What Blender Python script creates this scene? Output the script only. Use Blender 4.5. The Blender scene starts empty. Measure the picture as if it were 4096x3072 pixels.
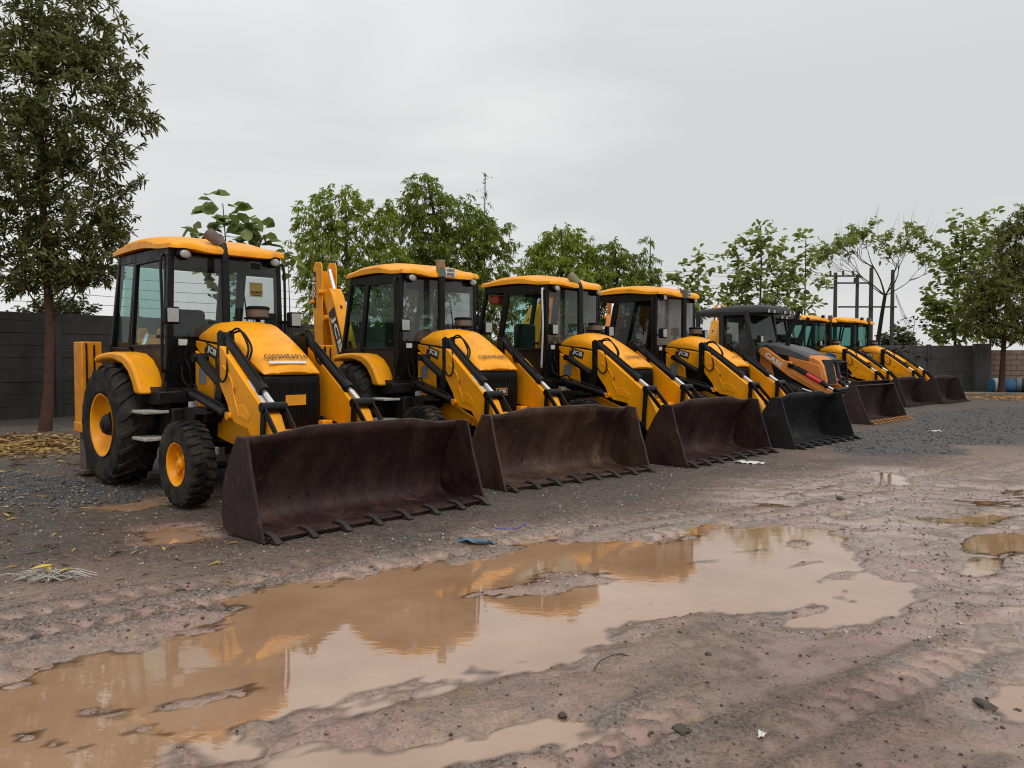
import bpy, bmesh, math, random
import numpy as np
from mathutils import Vector, Matrix
random.seed(7); RNG = np.random.default_rng(11)
R = math.radians
scene = bpy.context.scene
COL = scene.collection

# ------------------------------------------------------------------ helpers
class MB:
    """collects geometry for ONE mesh object"""
    def __init__(s): s.v = []; s.f = []
    def add(s, vs, fs):
        o = len(s.v); s.v += [tuple(map(float, p)) for p in vs]; s.f += [tuple(i + o for i in f) for f in fs]; return s
    def box(s, x0, x1, y0, y1, z0, z1, M=None):
        vs = [Vector((x, y, z)) for x in (x0, x1) for y in (y0, y1) for z in (z0, z1)]
        if M: vs = [M @ p for p in vs]
        return s.add(vs, [(0,1,3,2),(4,6,7,5),(0,4,5,1),(2,3,7,6),(0,2,6,4),(1,5,7,3)])
    def prism(s, pts, lo, hi, axis='y'):
        n = len(pts)
        P = {'y': lambda a, b, t: (a, t, b), 'x': lambda a, b, t: (t, a, b), 'z': lambda a, b, t: (a, b, t)}[axis]
        vs = [P(a, b, lo) for a, b in pts] + [P(a, b, hi) for a, b in pts]
        return s.add(vs, [tuple(range(n)), tuple(range(2*n-1, n-1, -1))] + [(i, (i+1) % n, n+(i+1) % n, n+i) for i in range(n)])
    def tube(s, path, r, n=10, cap=True):
        path = [Vector(p) for p in path]; k = len(path)
        rs = r if isinstance(r, (list, tuple)) else [r]*k
        t0 = (path[1]-path[0]).normalized()
        a = t0.orthogonal().normalized(); rings = []; vs = []
        for i, p in enumerate(path):
            t = (path[min(i+1, k-1)] - path[max(i-1, 0)]).normalized()
            a = (a - t*a.dot(t)).normalized(); b = t.cross(a)
            vs += [p + (a*math.cos(q) + b*math.sin(q))*rs[i] for q in [2*math.pi*j/n for j in range(n)]]
        fs = [(i*n+j, i*n+(j+1) % n, (i+1)*n+(j+1) % n, (i+1)*n+j) for i in range(k-1) for j in range(n)]
        if cap: fs += [tuple(range(n))[::-1], tuple(range((k-1)*n, k*n))]
        return s.add(vs, fs)
    def bar(s, p0, p1, w, d, side=(0, 1, 0)):
        p0, p1 = Vector(p0), Vector(p1); t = (p1-p0).normalized(); sd = Vector(side); sd = (sd - t*sd.dot(t)).normalized(); u = t.cross(sd)
        vs = [p + sd*(d/2*i) + u*(w/2*j) for p in (p0, p1) for i, j in ((-1,-1),(1,-1),(1,1),(-1,1))]
        return s.add(vs, [(0,1,2,3),(7,6,5,4)] + [(i, (i+1) % 4, 4+(i+1) % 4, 4+i) for i in range(4)])
    def lathe(s, prof, c, out, n=32, closed=False, caps=True):
        """prof: (radius, outward offset) about the y axis through c; out = +1/-1"""
        c = Vector(c); vs = []; k = len(prof)
        for r, a in prof:
            vs += [(c.x + r*math.sin(q), c.y + out*a, c.z + r*math.cos(q)) for q in [2*math.pi*j/n for j in range(n)]]
        kk = k if closed else k-1
        fs = [(i*n+j, i*n+(j+1) % n, ((i+1) % k)*n+(j+1) % n, ((i+1) % k)*n+j) for i in range(kk) for j in range(n)]
        if not closed and caps: fs += [tuple(range(n)), tuple(range((k-1)*n, k*n))]
        return s.add(vs, fs)
    def rev(s, prof, c, n=20):
        """prof: (radius, z) about the z axis"""
        vs = []; k = len(prof)
        for r, z in prof: vs += [(c[0]+r*math.cos(q), c[1]+r*math.sin(q), c[2]+z) for q in [2*math.pi*j/n for j in range(n)]]
        fs = [(i*n+j, i*n+(j+1) % n, (i+1)*n+(j+1) % n, (i+1)*n+j) for i in range(k-1) for j in range(n)]
        return s.add(vs, fs + [tuple(range(n))[::-1], tuple(range((k-1)*n, k*n))])
    def ell(s, c, r, nu=14, nv=8, M=None):
        vs = [(0, 0, 1)] + [(math.sin(math.pi*i/nv)*math.cos(2*math.pi*j/nu), math.sin(math.pi*i/nv)*math.sin(2*math.pi*j/nu), math.cos(math.pi*i/nv)) for i in range(1, nv) for j in range(nu)] + [(0, 0, -1)]
        L = len(vs)-1
        fs = [(0, 1+j, 1+(j+1) % nu) for j in range(nu)] + [(1+(i-1)*nu+j, 1+i*nu+j, 1+i*nu+(j+1) % nu, 1+(i-1)*nu+(j+1) % nu) for i in range(1, nv-1) for j in range(nu)] + [(L, 1+(nv-2)*nu+(j+1) % nu, 1+(nv-2)*nu+j) for j in range(nu)]
        vs = [Vector((x*r[0], y*r[1], z*r[2])) for x, y, z in vs]
        if M: vs = [M @ p for p in vs]
        return s.add([p + Vector(c) for p in vs], fs)
    def grid(s, fn, nu, nv):
        vs = [fn(i/(nu-1), j/(nv-1)) for i in range(nu) for j in range(nv)]
        return s.add(vs, [(i*nv+j, (i+1)*nv+j, (i+1)*nv+j+1, i*nv+j+1) for i in range(nu-1) for j in range(nv-1)])
    def mesh(s, name, ang=35, recalc=True):
        me = bpy.data.meshes.new(name); me.from_pydata(s.v, [], s.f)
        if recalc:
            bm = bmesh.new(); bm.from_mesh(me); bmesh.ops.recalc_face_normals(bm, faces=bm.faces); bm.to_mesh(me); bm.free()
        me.polygons.foreach_set('use_smooth', [True]*len(me.polygons)); me.set_sharp_from_angle(angle=R(ang)); me.update()
        return me
    def build(s, name, m, parent=None, bevel=0.0, ang=35, recalc=True):
        me = s.mesh(name, ang, recalc); me.materials.append(m)
        o = bpy.data.objects.new(name, me); COL.objects.link(o); o.parent = parent
        if bevel:
            b = o.modifiers.new('edge', 'BEVEL'); b.width = bevel; b.segments = 2; b.limit_method = 'ANGLE'; b.angle_limit = R(38)
        return o

def tag(o, label=None, cat=None, group=None, kind=None):
    if label: o['label'] = label
    if cat: o['category'] = cat
    if group: o['group'] = group
    if kind: o['kind'] = kind
    return o
def empty(name, loc=(0, 0, 0), rz=0):
    o = bpy.data.objects.new(name, None); COL.objects.link(o); o.location = loc; o.rotation_euler = (0, 0, rz); o.empty_display_size = .2; return o
def copy_tree(o, parent=None):
    c = o.copy(); COL.objects.link(c); c.parent = parent
    for ch in list(o.children): copy_tree(ch, c)
    return c
def raw(name, V, F, m, parent=None, smooth=False):
    """fast mesh from numpy: V (n,3), F (m,k)"""
    me = bpy.data.meshes.new(name); V = np.asarray(V, np.float32); F = np.asarray(F, np.int32); k = F.shape[1]
    me.vertices.add(len(V)); me.vertices.foreach_set('co', V.ravel())
    me.loops.add(F.size); me.loops.foreach_set('vertex_index', F.ravel())
    me.polygons.add(len(F)); me.polygons.foreach_set('loop_start', np.arange(0, F.size, k, dtype=np.int32)); me.polygons.foreach_set('loop_total', np.full(len(F), k, np.int32))
    me.update(calc_edges=True); me.validate()
    if smooth: me.polygons.foreach_set('use_smooth', [True]*len(me.polygons))
    me.materials.append(m)
    o = bpy.data.objects.new(name, me); COL.objects.link(o); o.parent = parent; return o

# ------------------------------------------------------------------ materials
def nmat(name):
    m = bpy.data.materials.new(name); m.use_nodes = True; nt = m.node_tree; nt.nodes.clear()
    out = nt.nodes.new('ShaderNodeOutputMaterial'); b = nt.nodes.new('ShaderNodeBsdfPrincipled'); nt.links.new(b.outputs[0], out.inputs[0])
    return m, nt, b, out
def N(nt, t, **kw):
    n = nt.nodes.new(t)
    for k, v in kw.items():
        if k.startswith('i_'):
            key = k[2:]; n.inputs[int(key) if key.isdigit() else key.replace('_', ' ')].default_value = v
        else: setattr(n, k, v)
    return n
def noise(nt, co, scale, detail=4, rough=.55, dist=0):
    n = N(nt, 'ShaderNodeTexNoise'); n.inputs['Scale'].default_value = scale; n.inputs['Detail'].default_value = detail; n.inputs['Roughness'].default_value = rough; n.inputs['Distortion'].default_value = dist
    nt.links.new(co, n.inputs['Vector']); return n.outputs['Fac']
def ramp(nt, f, a, b, lo=0., hi=1.):
    n = N(nt, 'ShaderNodeMapRange'); n.inputs[1].default_value = a; n.inputs[2].default_value = b; n.inputs[3].default_value = lo; n.inputs[4].default_value = hi; n.clamp = True
    nt.links.new(f, n.inputs[0]); return n.outputs[0]
def mix(nt, f, a, b):
    n = N(nt, 'ShaderNodeMix', data_type='RGBA')
    for s, v in ((n.inputs[0], f), (n.inputs[6], a), (n.inputs[7], b)):
        if isinstance(v, (int, float)): s.default_value = v
        elif isinstance(v, tuple): s.default_value = (*v[:3], 1)
        else: nt.links.new(v, s)
    return n.outputs[2]
def math_(nt, op, a, b=0.):
    n = N(nt, 'ShaderNodeMath', operation=op)
    for s, v in ((n.inputs[0], a), (n.inputs[1], b)):
        if isinstance(v, (int, float)): s.default_value = v
        else: nt.links.new(v, s)
    return n.outputs[0]
def coords(nt, scale=None, rot=None):
    tc = N(nt, 'ShaderNodeTexCoord'); co = tc.outputs['Object']
    if scale or rot:
        mp = N(nt, 'ShaderNodeMapping'); nt.links.new(co, mp.inputs[0])
        if scale: mp.inputs['Scale'].default_value = scale
        if rot: mp.inputs['Rotation'].default_value = rot
        co = mp.outputs[0]
    return co
def bump(nt, b, h, strength=.3, dist=.02):
    n = N(nt, 'ShaderNodeBump'); n.inputs['Strength'].default_value = strength; n.inputs['Distance'].default_value = dist
    nt.links.new(h, n.inputs['Height']); nt.links.new(n.outputs[0], b.inputs['Normal'])

def worn(name, base, dirt, rough=.4, amount=.5, scale=6., spots=None, metal=0., bmp=.08, coat=0., lo=.45, spec=.3):
    """paint, rubber or metal with dirt, splashes and small chips of its own"""
    m, nt, b, _ = nmat(name); co = coords(nt)
    oi = N(nt, 'ShaderNodeObjectInfo'); va = N(nt, 'ShaderNodeVectorMath', operation='ADD'); nt.links.new(co, va.inputs[0])
    sc = N(nt, 'ShaderNodeVectorMath', operation='SCALE'); cmb = N(nt, 'ShaderNodeCombineXYZ'); 
    for i in range(3): nt.links.new(oi.outputs['Random'], cmb.inputs[i])
    nt.links.new(cmb.outputs[0], sc.inputs[0]); sc.inputs['Scale'].default_value = 37.; nt.links.new(sc.outputs[0], va.inputs[1]); co = va.outputs[0]
    n1 = noise(nt, co, scale, 8, .65); f = ramp(nt, n1, lo, lo+.3, 0, amount)
    c = mix(nt, f, base, dirt)
    n3 = noise(nt, co, 1.3, 2, .5); v = N(nt, 'ShaderNodeHueSaturation'); nt.links.new(ramp(nt, n3, .3, .7, .88, 1.1), v.inputs['Value']); nt.links.new(c, v.inputs['Color']); c = v.outputs[0]
    if spots:
        n2 = noise(nt, co, scale*7, 3, .7); c = mix(nt, ramp(nt, n2, .68, .72), c, spots)
    nt.links.new(c, b.inputs['Base Color']); nt.links.new(ramp(nt, n1, .3, .8, rough-.08, min(1., rough+.25)), b.inputs['Roughness'])
    b.inputs['Specular IOR Level'].default_value = spec; b.inputs['Metallic'].default_value = metal; b.inputs['Coat Weight'].default_value = coat; b.inputs['Coat Roughness'].default_value = .12
    if bmp: bump(nt, b, noise(nt, co, scale*5, 5), bmp, .01)
    return m
def plain(name, c, rough=.5, metal=0., emit=0):
    m, nt, b, _ = nmat(name); co = coords(nt)
    cc = mix(nt, ramp(nt, noise(nt, co, 9., 5), .35, .7, 0, .35), c, tuple(x*.6 for x in c))
    nt.links.new(cc, b.inputs['Base Color']); b.inputs['Roughness'].default_value = rough; b.inputs['Metallic'].default_value = metal; return m
def glassy(name, tint, refl=1.45, haze=.0, hazec=(.1, .11, .11)):
    m, nt, b, out = nmat(name); nt.nodes.remove(b)
    t = N(nt, 'ShaderNodeBsdfTransparent'); t.inputs[0].default_value = (*tint, 1)
    g = N(nt, 'ShaderNodeBsdfGlossy'); g.inputs[0].default_value = (.9, .95, .93, 1); g.inputs['Roughness'].default_value = .03
    d = N(nt, 'ShaderNodeBsdfDiffuse'); d.inputs[0].default_value = (*hazec, 1)
    co = coords(nt); n1 = ramp(nt, noise(nt, co, 3., 6, .6), .3, .75, haze*.4, haze*1.6)
    m0 = N(nt, 'ShaderNodeMixShader'); nt.links.new(n1, m0.inputs[0]); nt.links.new(t.outputs[0], m0.inputs[1]); nt.links.new(d.outputs[0], m0.inputs[2])
    fr = N(nt, 'ShaderNodeFresnel'); fr.inputs[0].default_value = refl
    mx = N(nt, 'ShaderNodeMixShader'); nt.links.new(fr.outputs[0], mx.inputs[0]); nt.links.new(m0.outputs[0], mx.inputs[1]); nt.links.new(g.outputs[0], mx.inputs[2]); nt.links.new(mx.outputs[0], out.inputs[0])
    return m

YEL = worn('yellow_paint', (.88, .350, .003), (.42, .18, .03), .36, .55, 4., (.16, .08, .03), bmp=.03, lo=.47)
YEL2 = worn('scratched_yellow_paint', (.80, .29, .004), (.30, .12, .02), .42, .55, 7., (.10, .04, .015), bmp=.06, lo=.42)
TAN = worn('tan_paint', (.60, .215, .045), (.28, .12, .04), .4, .3, 5., bmp=.02)
BLK = worn('black_paint', (.0065, .0065, .007), (.030, .026, .021), .40, .3, 5., bmp=.05, spec=.2)
BLK2 = worn('black_panel', (.006, .006, .0065), (.026, .022, .018), .5, .35, 7., bmp=.05, spec=.16)
GREY = worn('grey_hood_paint', (.075, .078, .082), (.14, .13, .115), .4, .35, 4., bmp=.03)
RUB = worn('tyre_rubber', (.0085, .0085, .0088), (.085, .068, .053), .70, .8, 5., bmp=.2, spec=.15, lo=.42)
GREASE = worn('greasy_steel', (.008, .007, .007), (.025, .02, .016), .55, .5, 8., bmp=.15)
CHR = plain('chrome_rod', (.75, .76, .78), .22, .85)
RUSTP = worn('rusty_pipe', (.13, .10, .085), (.10, .035, .02), .7, .9, 12., bmp=.2)
WHITE = plain('white_plastic', (.62, .62, .6), .5)
PALE = worn('worn_step_plate', (.42, .40, .36), (.10, .06, .04), .6, .8, 14., bmp=.3)
LENS = plain('lamp_lens', (.36, .36, .34), .12)
AMBER = plain('reflector', (.55, .10, .01), .3)
RED = plain('red_band', (.55, .02, .04), .4)
BLUE = plain('blue_film', (.02, .20, .50), .45)
SEAT = plain('seat_vinyl', (.035, .036, .038), .6)
GLSS = glassy('side_cab_glass', (.27, .47, .42), 1.25, .06, (.06, .12, .105))
GLS = glassy('cab_glass', (.80, .83, .82), 1.45, .10, (.17, .18, .18))
GLSG = glassy('green_cab_glass', (.32, .54, .48), 1.28, .07, (.06, .12, .105))
GLSD = glassy('dark_cab_glass', (.10, .11, .11), 1.45, .3, (.012, .013, .013))
BOWL = plain('smoky_bowl', (.16, .12, .085), .3)

def rust_mat(name, base, light, red, rough=.5):
    m, nt, b, _ = nmat(name); tc = coords(nt); oi = N(nt, 'ShaderNodeObjectInfo')
    cmb = N(nt, 'ShaderNodeCombineXYZ'); nt.links.new(math_(nt, 'MULTIPLY', oi.outputs['Random'], 40.), cmb.inputs[1])
    va = N(nt, 'ShaderNodeVectorMath', operation='ADD'); nt.links.new(tc, va.inputs[0]); nt.links.new(cmb.outputs[0], va.inputs[1])
    mp = N(nt, 'ShaderNodeMapping'); mp.inputs['Scale'].default_value = (1., 1.6, .55); mp.inputs['Rotation'].default_value = (R(18), 0, 0); nt.links.new(va.outputs[0], mp.inputs[0])
    a = noise(nt, mp.outputs[0], 2.2, 7, .62, .4); st = noise(nt, mp.outputs[0], 9., 4, .6, .3); fn = noise(nt, va.outputs[0], 40., 5, .7)
    c = mix(nt, ramp(nt, a, .42, .68), base, light); pt = noise(nt, va.outputs[0], 1.1, 6, .6, 1.2); c = mix(nt, ramp(nt, pt, .50, .62, 0, .75), c, tuple(x*.45 for x in base)); c = mix(nt, ramp(nt, noise(nt, va.outputs[0], 3.3, 8, .7), .56, .66, 0, .8), c, tuple(x*1.35 for x in light)); c = mix(nt, ramp(nt, st, .5, .75, 0, .6), c, red); c = mix(nt, ramp(nt, fn, .55, .8, 0, .5), c, tuple(x*2.0 for x in light))
    wv = N(nt, 'ShaderNodeTexWave', wave_type='BANDS', bands_direction='Y'); wv.inputs['Scale'].default_value = 5.; wv.inputs['Distortion'].default_value = 9.; wv.inputs['Detail'].default_value = 2.; nt.links.new(mp.outputs[0], wv.inputs[0])
    c = mix(nt, math_(nt, 'MULTIPLY', ramp(nt, wv.outputs[1], .72, .95, 0, .25), ramp(nt, a, .35, .55)), c, tuple(x*.45 for x in base))
    nt.links.new(c, b.inputs['Base Color']); nt.links.new(ramp(nt, st, .3, .8, rough-.12, rough+.3), b.inputs['Roughness']); bump(nt, b, fn, .25, .006); b.inputs['Specular IOR Level'].default_value = .3; return m
RUST = rust_mat('rusted_bucket_steel', (.022, .0085, .0105), (.060, .032, .022), (.038, .011, .009))
DARKB = rust_mat('black_bucket_steel', (.010, .010, .0105), (.022, .021, .021), (.014, .012, .012), .55)
RUST2 = rust_mat('muddy_bucket_steel', (.042, .021, .015), (.105, .064, .042), (.06, .022, .013))
PURP = rust_mat('weathered_bucket_steel', (.034, .019, .021), (.055, .040, .036), (.04, .018, .018), .55)
TOOTH = worn('tooth_steel', (.03, .027, .027), (.07, .05, .04), .5, .5, 10., bmp=.2)
TOOTHO = worn('orange_tooth_paint', (.42, .20, .06), (.2, .1, .05), .5, .5, 10., bmp=.2)

def text(s, name, parent, o, xd, yd, h, m, w=None, lift=.002, bold=.02):
    cu = bpy.data.curves.new('t', 'FONT'); cu.body = s; cu.size = 1; cu.align_x = 'CENTER'; cu.align_y = 'CENTER'; cu.offset = bold; cu.extrude = .004; cu.resolution_u = 3; cu.space_character = 1.0 if bold > .015 else 1.16
    ob = bpy.data.objects.new('t', cu); COL.objects.link(ob); dg = bpy.context.evaluated_depsgraph_get(); dg.update()
    me = bpy.data.meshes.new_from_object(ob.evaluated_get(dg)); bpy.data.objects.remove(ob); bpy.data.curves.remove(cu)
    V = np.array([v.co[:] for v in me.vertices]); lo = V.min(0); hi = V.max(0); c = (lo+hi)/2; sc = h/(hi[1]-lo[1]); sx = (w/(hi[0]-lo[0])) if w else sc
    xd = Vector(xd).normalized(); yd = Vector(yd); yd = (yd - xd*yd.dot(xd)).normalized(); nd = xd.cross(yd); o = Vector(o)
    for v in me.vertices:
        p = v.co; v.co = o + xd*((p.x-c[0])*sx) + yd*((p.y-c[1])*sc) + nd*(lift + (p.z-lo[2])*.3)
    me.name = name; me.materials.clear(); me.materials.append(m)
    ob = bpy.data.objects.new(name, me); COL.objects.link(ob); ob.parent = parent; return ob
def plate(name, parent, o, xd, yd, w, h, m, t=.004, lift=.0):
    xd = Vector(xd).normalized(); yd = Vector(yd); yd = (yd - xd*yd.dot(xd)).normalized(); nd = xd.cross(yd)
    M = Matrix((xd, yd, nd)).transposed().to_4x4(); M.translation = Vector(o)
    return MB().box(-w/2, w/2, -h/2, h/2, lift, lift+t, M).build(name, m, parent)
INK = plain('black_ink', (.02, .018, .015), .5)
LOGOY = plain('logo_yellow', (.75, .30, .01), .4)
LOGOW = plain('logo_white', (.78, .76, .72), .4)
# ------------------------------------------------------------------ backhoe loaders
def tyre(mb, Rr, w, rim, c, s, lugs, deep):
    h = w/2
    mb.lathe([(rim, -h*.78), (rim*1.12, -h*.93), (Rr*.80, -h), (Rr*.91, -h*.96), (Rr*.955, -h*.8), (Rr*.965, 0), (Rr*.955, h*.8), (Rr*.91, h*.96), (Rr*.80, h), (rim*1.12, h*.93), (rim, h*.78), (rim*.97, 0)], c, s, 48, closed=True)
    c = Vector(c)
    def P(q, y, r): return (c.x + r*math.sin(q), c.y + y, c.z + r*math.cos(q))
    for side in (-1, 1):
        for i in range(lugs):
            q0 = 2*math.pi*(i + (.5 if side > 0 else 0))/lugs
            if deep: st = [(0, 0, 1.0), (.45, .10, 1.0), (.86, .20, .99), (.985, .235, .90), (1.0, .25, .80)]; hw = .038
            else: st = [(.06, 0, 1.0), (.5, .03, 1.0), (.88, .05, .985), (1.005, .06, .88)]; hw = .052
            vs = []
            for y, dq, r in st:
                for e in (-1, 1): vs += [P(q0+dq+e*hw, side*y*h, Rr*r), P(q0+dq+e*hw, side*y*h*.98, Rr*(r-.07))]
            k = len(st); fs = [(0, 1, 3, 2), tuple(4*(k-1)+j for j in (0, 2, 3, 1))]
            for j in range(k-1):
                a = 4*j; b = a+4; fs += [(a, a+2, b+2, b), (a, b, b+1, a+1), (a+2, a+3, b+3, b+2)]
            mb.add(vs, fs)
def wheels(root, rimm):
    for s in (-1, 1):
        c = (0, s*.88, .705)
        o = MB().lathe([(.365, .20), (.375, .212), (.352, .205), (.335, .12), (.29, .075), (.19, .05), (.15, .05), (.02, .05)], c, s, 40, caps=False).build('rear_wheel', rimm, root)
        t = MB(); tyre(t, .705, .45, .362, c, s, 21, True); t.build('tyre', RUB, o, ang=30)
        hb = MB().lathe([(.125, .04), (.125, .15), (.10, .185), (.05, .2), (.05, .21)], c, s, 20)
        for i in range(10):
            q = 2*math.pi*i/10; hb.lathe([(.014, .05), (.014, .09)], (c[0]+.16*math.sin(q), c[1], c[2]+.16*math.cos(q)), s, 6)
        hb.build('hub', GREASE, o)
        c = (2.06, s*.965, .432)
        o = MB().lathe([(.215, .105), (.222, .118), (.205, .11), (.19, .03), (.175, .01), (.06, .0), (.01, .0)], c, s, 32, caps=False).build('front_wheel', rimm, root)
        t = MB(); tyre(t, .432, .26, .213, c, s, 27, False); t.build('tyre', RUB, o, ang=30)
        hb = MB().lathe([(.065, 0), (.06, .07), (.035, .085), (.03, .10)], c, s, 16)
        for i in range(5):
            q = 2*math.pi*i/5+.3; hb.bar((c[0]+.06*math.sin(q), c[1]+s*.03, c[2]+.06*math.cos(q)), (c[0]+.18*math.sin(q), c[1]+s*.03, c[2]+.18*math.cos(q)), .05, .03)
        hb.build('hub', rimm, o)
        hs = MB()
        for i in range(5):
            q = 2*math.pi*(i+.5)/5+.3; hs.lathe([(.034, .005), (.034, .014)], (c[0]+.125*math.sin(q), c[1], c[2]+.125*math.cos(q)), s, 12)
        hs.build('rim_hole', BLK2, o)
    MB().tube([(2.06, -.85, .43), (2.06, -.4, .40), (2.06, .4, .40), (2.06, .85, .43)], .075, 10).box(1.95, 2.17, -.2, .2, .36, .6).build('front_axle', GREASE, root, .01)

def bucket(root, m, teeth, tm, hw=1.22, raise_=True, style=0):
    prof = [(4.13, .012), (3.95, .012), (3.72, .015), (3.55, .03), (3.46, .075), (3.425, .16), (3.44, .30), (3.49, .46), (3.57, .62), (3.66, .76), (3.71, .83)]
    if style: prof = [(4.13, .012), (3.95, .012), (3.72, .015), (3.50, .03), (3.44, .10), (3.46, .3), (3.52, .55), (3.60, .80), (3.66, .815), (3.80, .86)]
    ys = sorted(set([-hw, hw, -.95, -.59, .59, .95] + list(np.linspace(-hw, hw, 25)) + [-hw+.02, hw-.02]))
    mb = MB(); n = len(prof); vs = []
    for y in ys:
        k = max(0, min(1, (.95-abs(y))/.36)) if raise_ else 0
        for i, (x, z) in enumerate(prof):
            w = .004*math.sin(3*y+i)
            vs.append((x + (w if 0 < i < n-1 else 0) + (.03*k if i == n-1 else 0), y, z + (.06*k if i == n-1 else .02*k if i == n-2 else 0)))
    fs = [(a*n+i, (a+1)*n+i, (a+1)*n+i+1, a*n+i+1) for a in range(len(ys)-1) for i in range(n-1)]
    mb.add(vs, fs); o = mb.build('bucket', m, root, recalc=False, ang=50)
    sd = o.modifiers.new('plate', 'SOLIDIFY'); sd.thickness = .022; sd.offset = 0
    poly = [(3.70, .845), (3.86, .835), (3.90, .68), (3.95, .50), (4.01, .34), (4.07, .15), (4.13, .0), (3.50, .0), (3.425, .05), (3.405, .16), (3.42, .32), (3.47, .48), (3.56, .65)]
    if style: poly = [(3.62, .86), (3.78, .88), (3.84, .7), (3.98, .35), (4.13, .0), (3.48, .0), (3.41, .1), (3.44, .32), (3.5, .56)]
    for s in (-1, 1): MB().prism(poly, s*(hw+.004), s*(hw+.034)).build('side_plate', m, o, .006)
    ce = MB().box(3.93, 4.15, -hw, hw, .027, .047); ce.build('cutting_edge', m if not style else PURP, o, .005)
    rb = MB()
    for y in (-.62, -.42, .42, .62): rb.prism([(3.44, .2), (3.30, .26), (3.27, .34), (3.33, .70), (3.50, .74), (3.45, .45)], y-.015, y+.015)
    rb.build('mounting_lug', BLK, o, .005)
    for i in range(teeth):
        y = -hw+.05 + (2*hw-.1)*i/(teeth-1)
        t = MB().prism([(4.0, .048), (4.03, .078), (4.12, .072), (4.25, .02), (4.25, .005), (4.10, .0), (4.10, .026), (4.16, .026), (4.16, .048)], y-.028, y+.028)
        t.build('bucket_tooth', tm, o, .006)
    return o

def work_light(root, p, m=BLK2, r=.085, sq=False):
    if sq:
        o = MB().box(p[0]-.05, p[0]+.04, p[1]-.06, p[1]+.06, p[2]-.05, p[2]+.05).build('work_light', m, root, .008)
        MB().box(p[0]+.041, p[0]+.05, p[1]-.05, p[1]+.05, p[2]-.04, p[2]+.04).build('lens', LENS, o, .003)
    else:
        o = MB().ell((p[0]-.02, p[1], p[2]), (.075, r*1.12, r*.9)).build('work_light', m, root)
        MB().ell((p[0]+.045, p[1], p[2]-.004), (.02, r*.9, r*.66)).build('lens', LENS, o)
def head_light(root, s):
    o = MB().box(1.17, 1.275, s*.755-.08, s*.755+.08, 1.87, 2.06).bar((1.0, s*.68, 1.94), (1.16, s*.72, 1.94), .04, .04).build('headlight', BLK2, root, .02)
    MB().box(1.276, 1.284, s*.755-.062, s*.755+.062, 1.89, 2.04).build('lens', LENS, o, .01)
def ram(root, a, b, frac, r, rr, name='tilt_ram', band=None, body=BLK):
    a, b = Vector(a), Vector(b); c = a.lerp(b, frac); t = (b-a).normalized()
    mb = MB().tube([a, a+t*.02, c-t*.07, c-t*.07, c, c], [r*.8, r, r, r*1.18, r*1.18, r*.7], 14)
    mb.tube([a+Vector((0, -.06, 0)), a+Vector((0, .06, 0))], r*1.0, 12)
    if r > .045:
        up = Vector((0, 0, 1)); mb.tube([a.lerp(c, .15)+up*(r+.02), a.lerp(c, .9)+up*(r+.02), a.lerp(c, .95)+up*r*.4], .011, 6)
    o = mb.build(name, body, root)
    MB().tube([c, b], rr, 12).build('rod', CHR, o)
    if band:
        MB().tube([a.lerp(c, .42), a.lerp(c, .8)], r*1.06, 14).build('band', band, o)
    return o
def hose(mb, pts, r=.013, k=6):
    P = [Vector(p) for p in pts]; Q = []
    for i in range(len(P)-1):
        p0 = P[max(i-1, 0)]; p1 = P[i]; p2 = P[i+1]; p3 = P[min(i+2, len(P)-1)]
        for j in range(k):
            t = j/k; Q.append(.5*((2*p1)+(p2-p0)*t+(2*p0-5*p1+4*p2-p3)*t*t+(3*p1-p0-3*p2+p3)*t**3))
    Q.append(P[-1]); mb.tube(Q, r, 6); return mb

def sm(a, b, x): t = max(0., min(1., (x-a)/(b-a))); return t*t*(3-2*t)
def cab_roof(m, root):
    NU, NV = 25, 25
    def edge(v):
        y = abs(v)
        xr = -.60 + .05*sm(.8, 1., y); xf = 1.09 + .24*(1-sm(.52, .9, y)); return xr, xf
    def pt(u, v, top):
        hw = .735 - .03*sm(0, .3, .3-u)*0 - .03*sm(.8, 1, u)
        xr, xf = edge(v); x = xr+(xf-xr)*u; y = hw*v
        zb = 2.765 + .02*math.sin(math.pi*min(1, u*1.2)) - .035*sm(.55, .95, u)
        dip = .055*(1-sm(.50, .80, abs(v)))*sm(.74, .95, u)
        zb -= dip
        if not top: return (x, y, zb)
        eu = abs(2*u-1); ev = abs(v)
        crown = .055*(1-ev**5)*(1-eu**6)
        rnd = .075*(1-.35*max(sm(.95, 1, ev), sm(.96, 1, eu)))
        return (x, y, zb + rnd + crown + .03*sm(.1, .35, u)*(1-sm(.6, .85, u)))
    mb = MB()
    us = [0, .012, .03] + [i/18 for i in range(1, 18)] + [.965, .985, 1]; vs_ = [-1, -.985, -.96] + [i/9-1 for i in range(1, 18)] + [.96, .985, 1]
    n, k = len(us), len(vs_)
    V = [pt(u, v, True) for u in us for v in vs_] + [pt(u, v, False) for u in us for v in vs_]
    o = n*k
    F = [(i*k+j, (i+1)*k+j, (i+1)*k+j+1, i*k+j+1) for i in range(n-1) for j in range(k-1)]
    F += [tuple(q+o for q in f)[::-1] for f in F]
    B = [i*k for i in range(n)] + [(n-1)*k+j for j in range(1, k)] + [i*k+k-1 for i in range(n-2, -1, -1)] + [j for j in range(k-2, 0, -1)]
    F += [(B[i], B[(i+1) % len(B)], B[(i+1) % len(B)]+o, B[i]+o) for i in range(len(B))]
    return mb.add(V, F).build('roof', m, root, ang=48)

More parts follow.
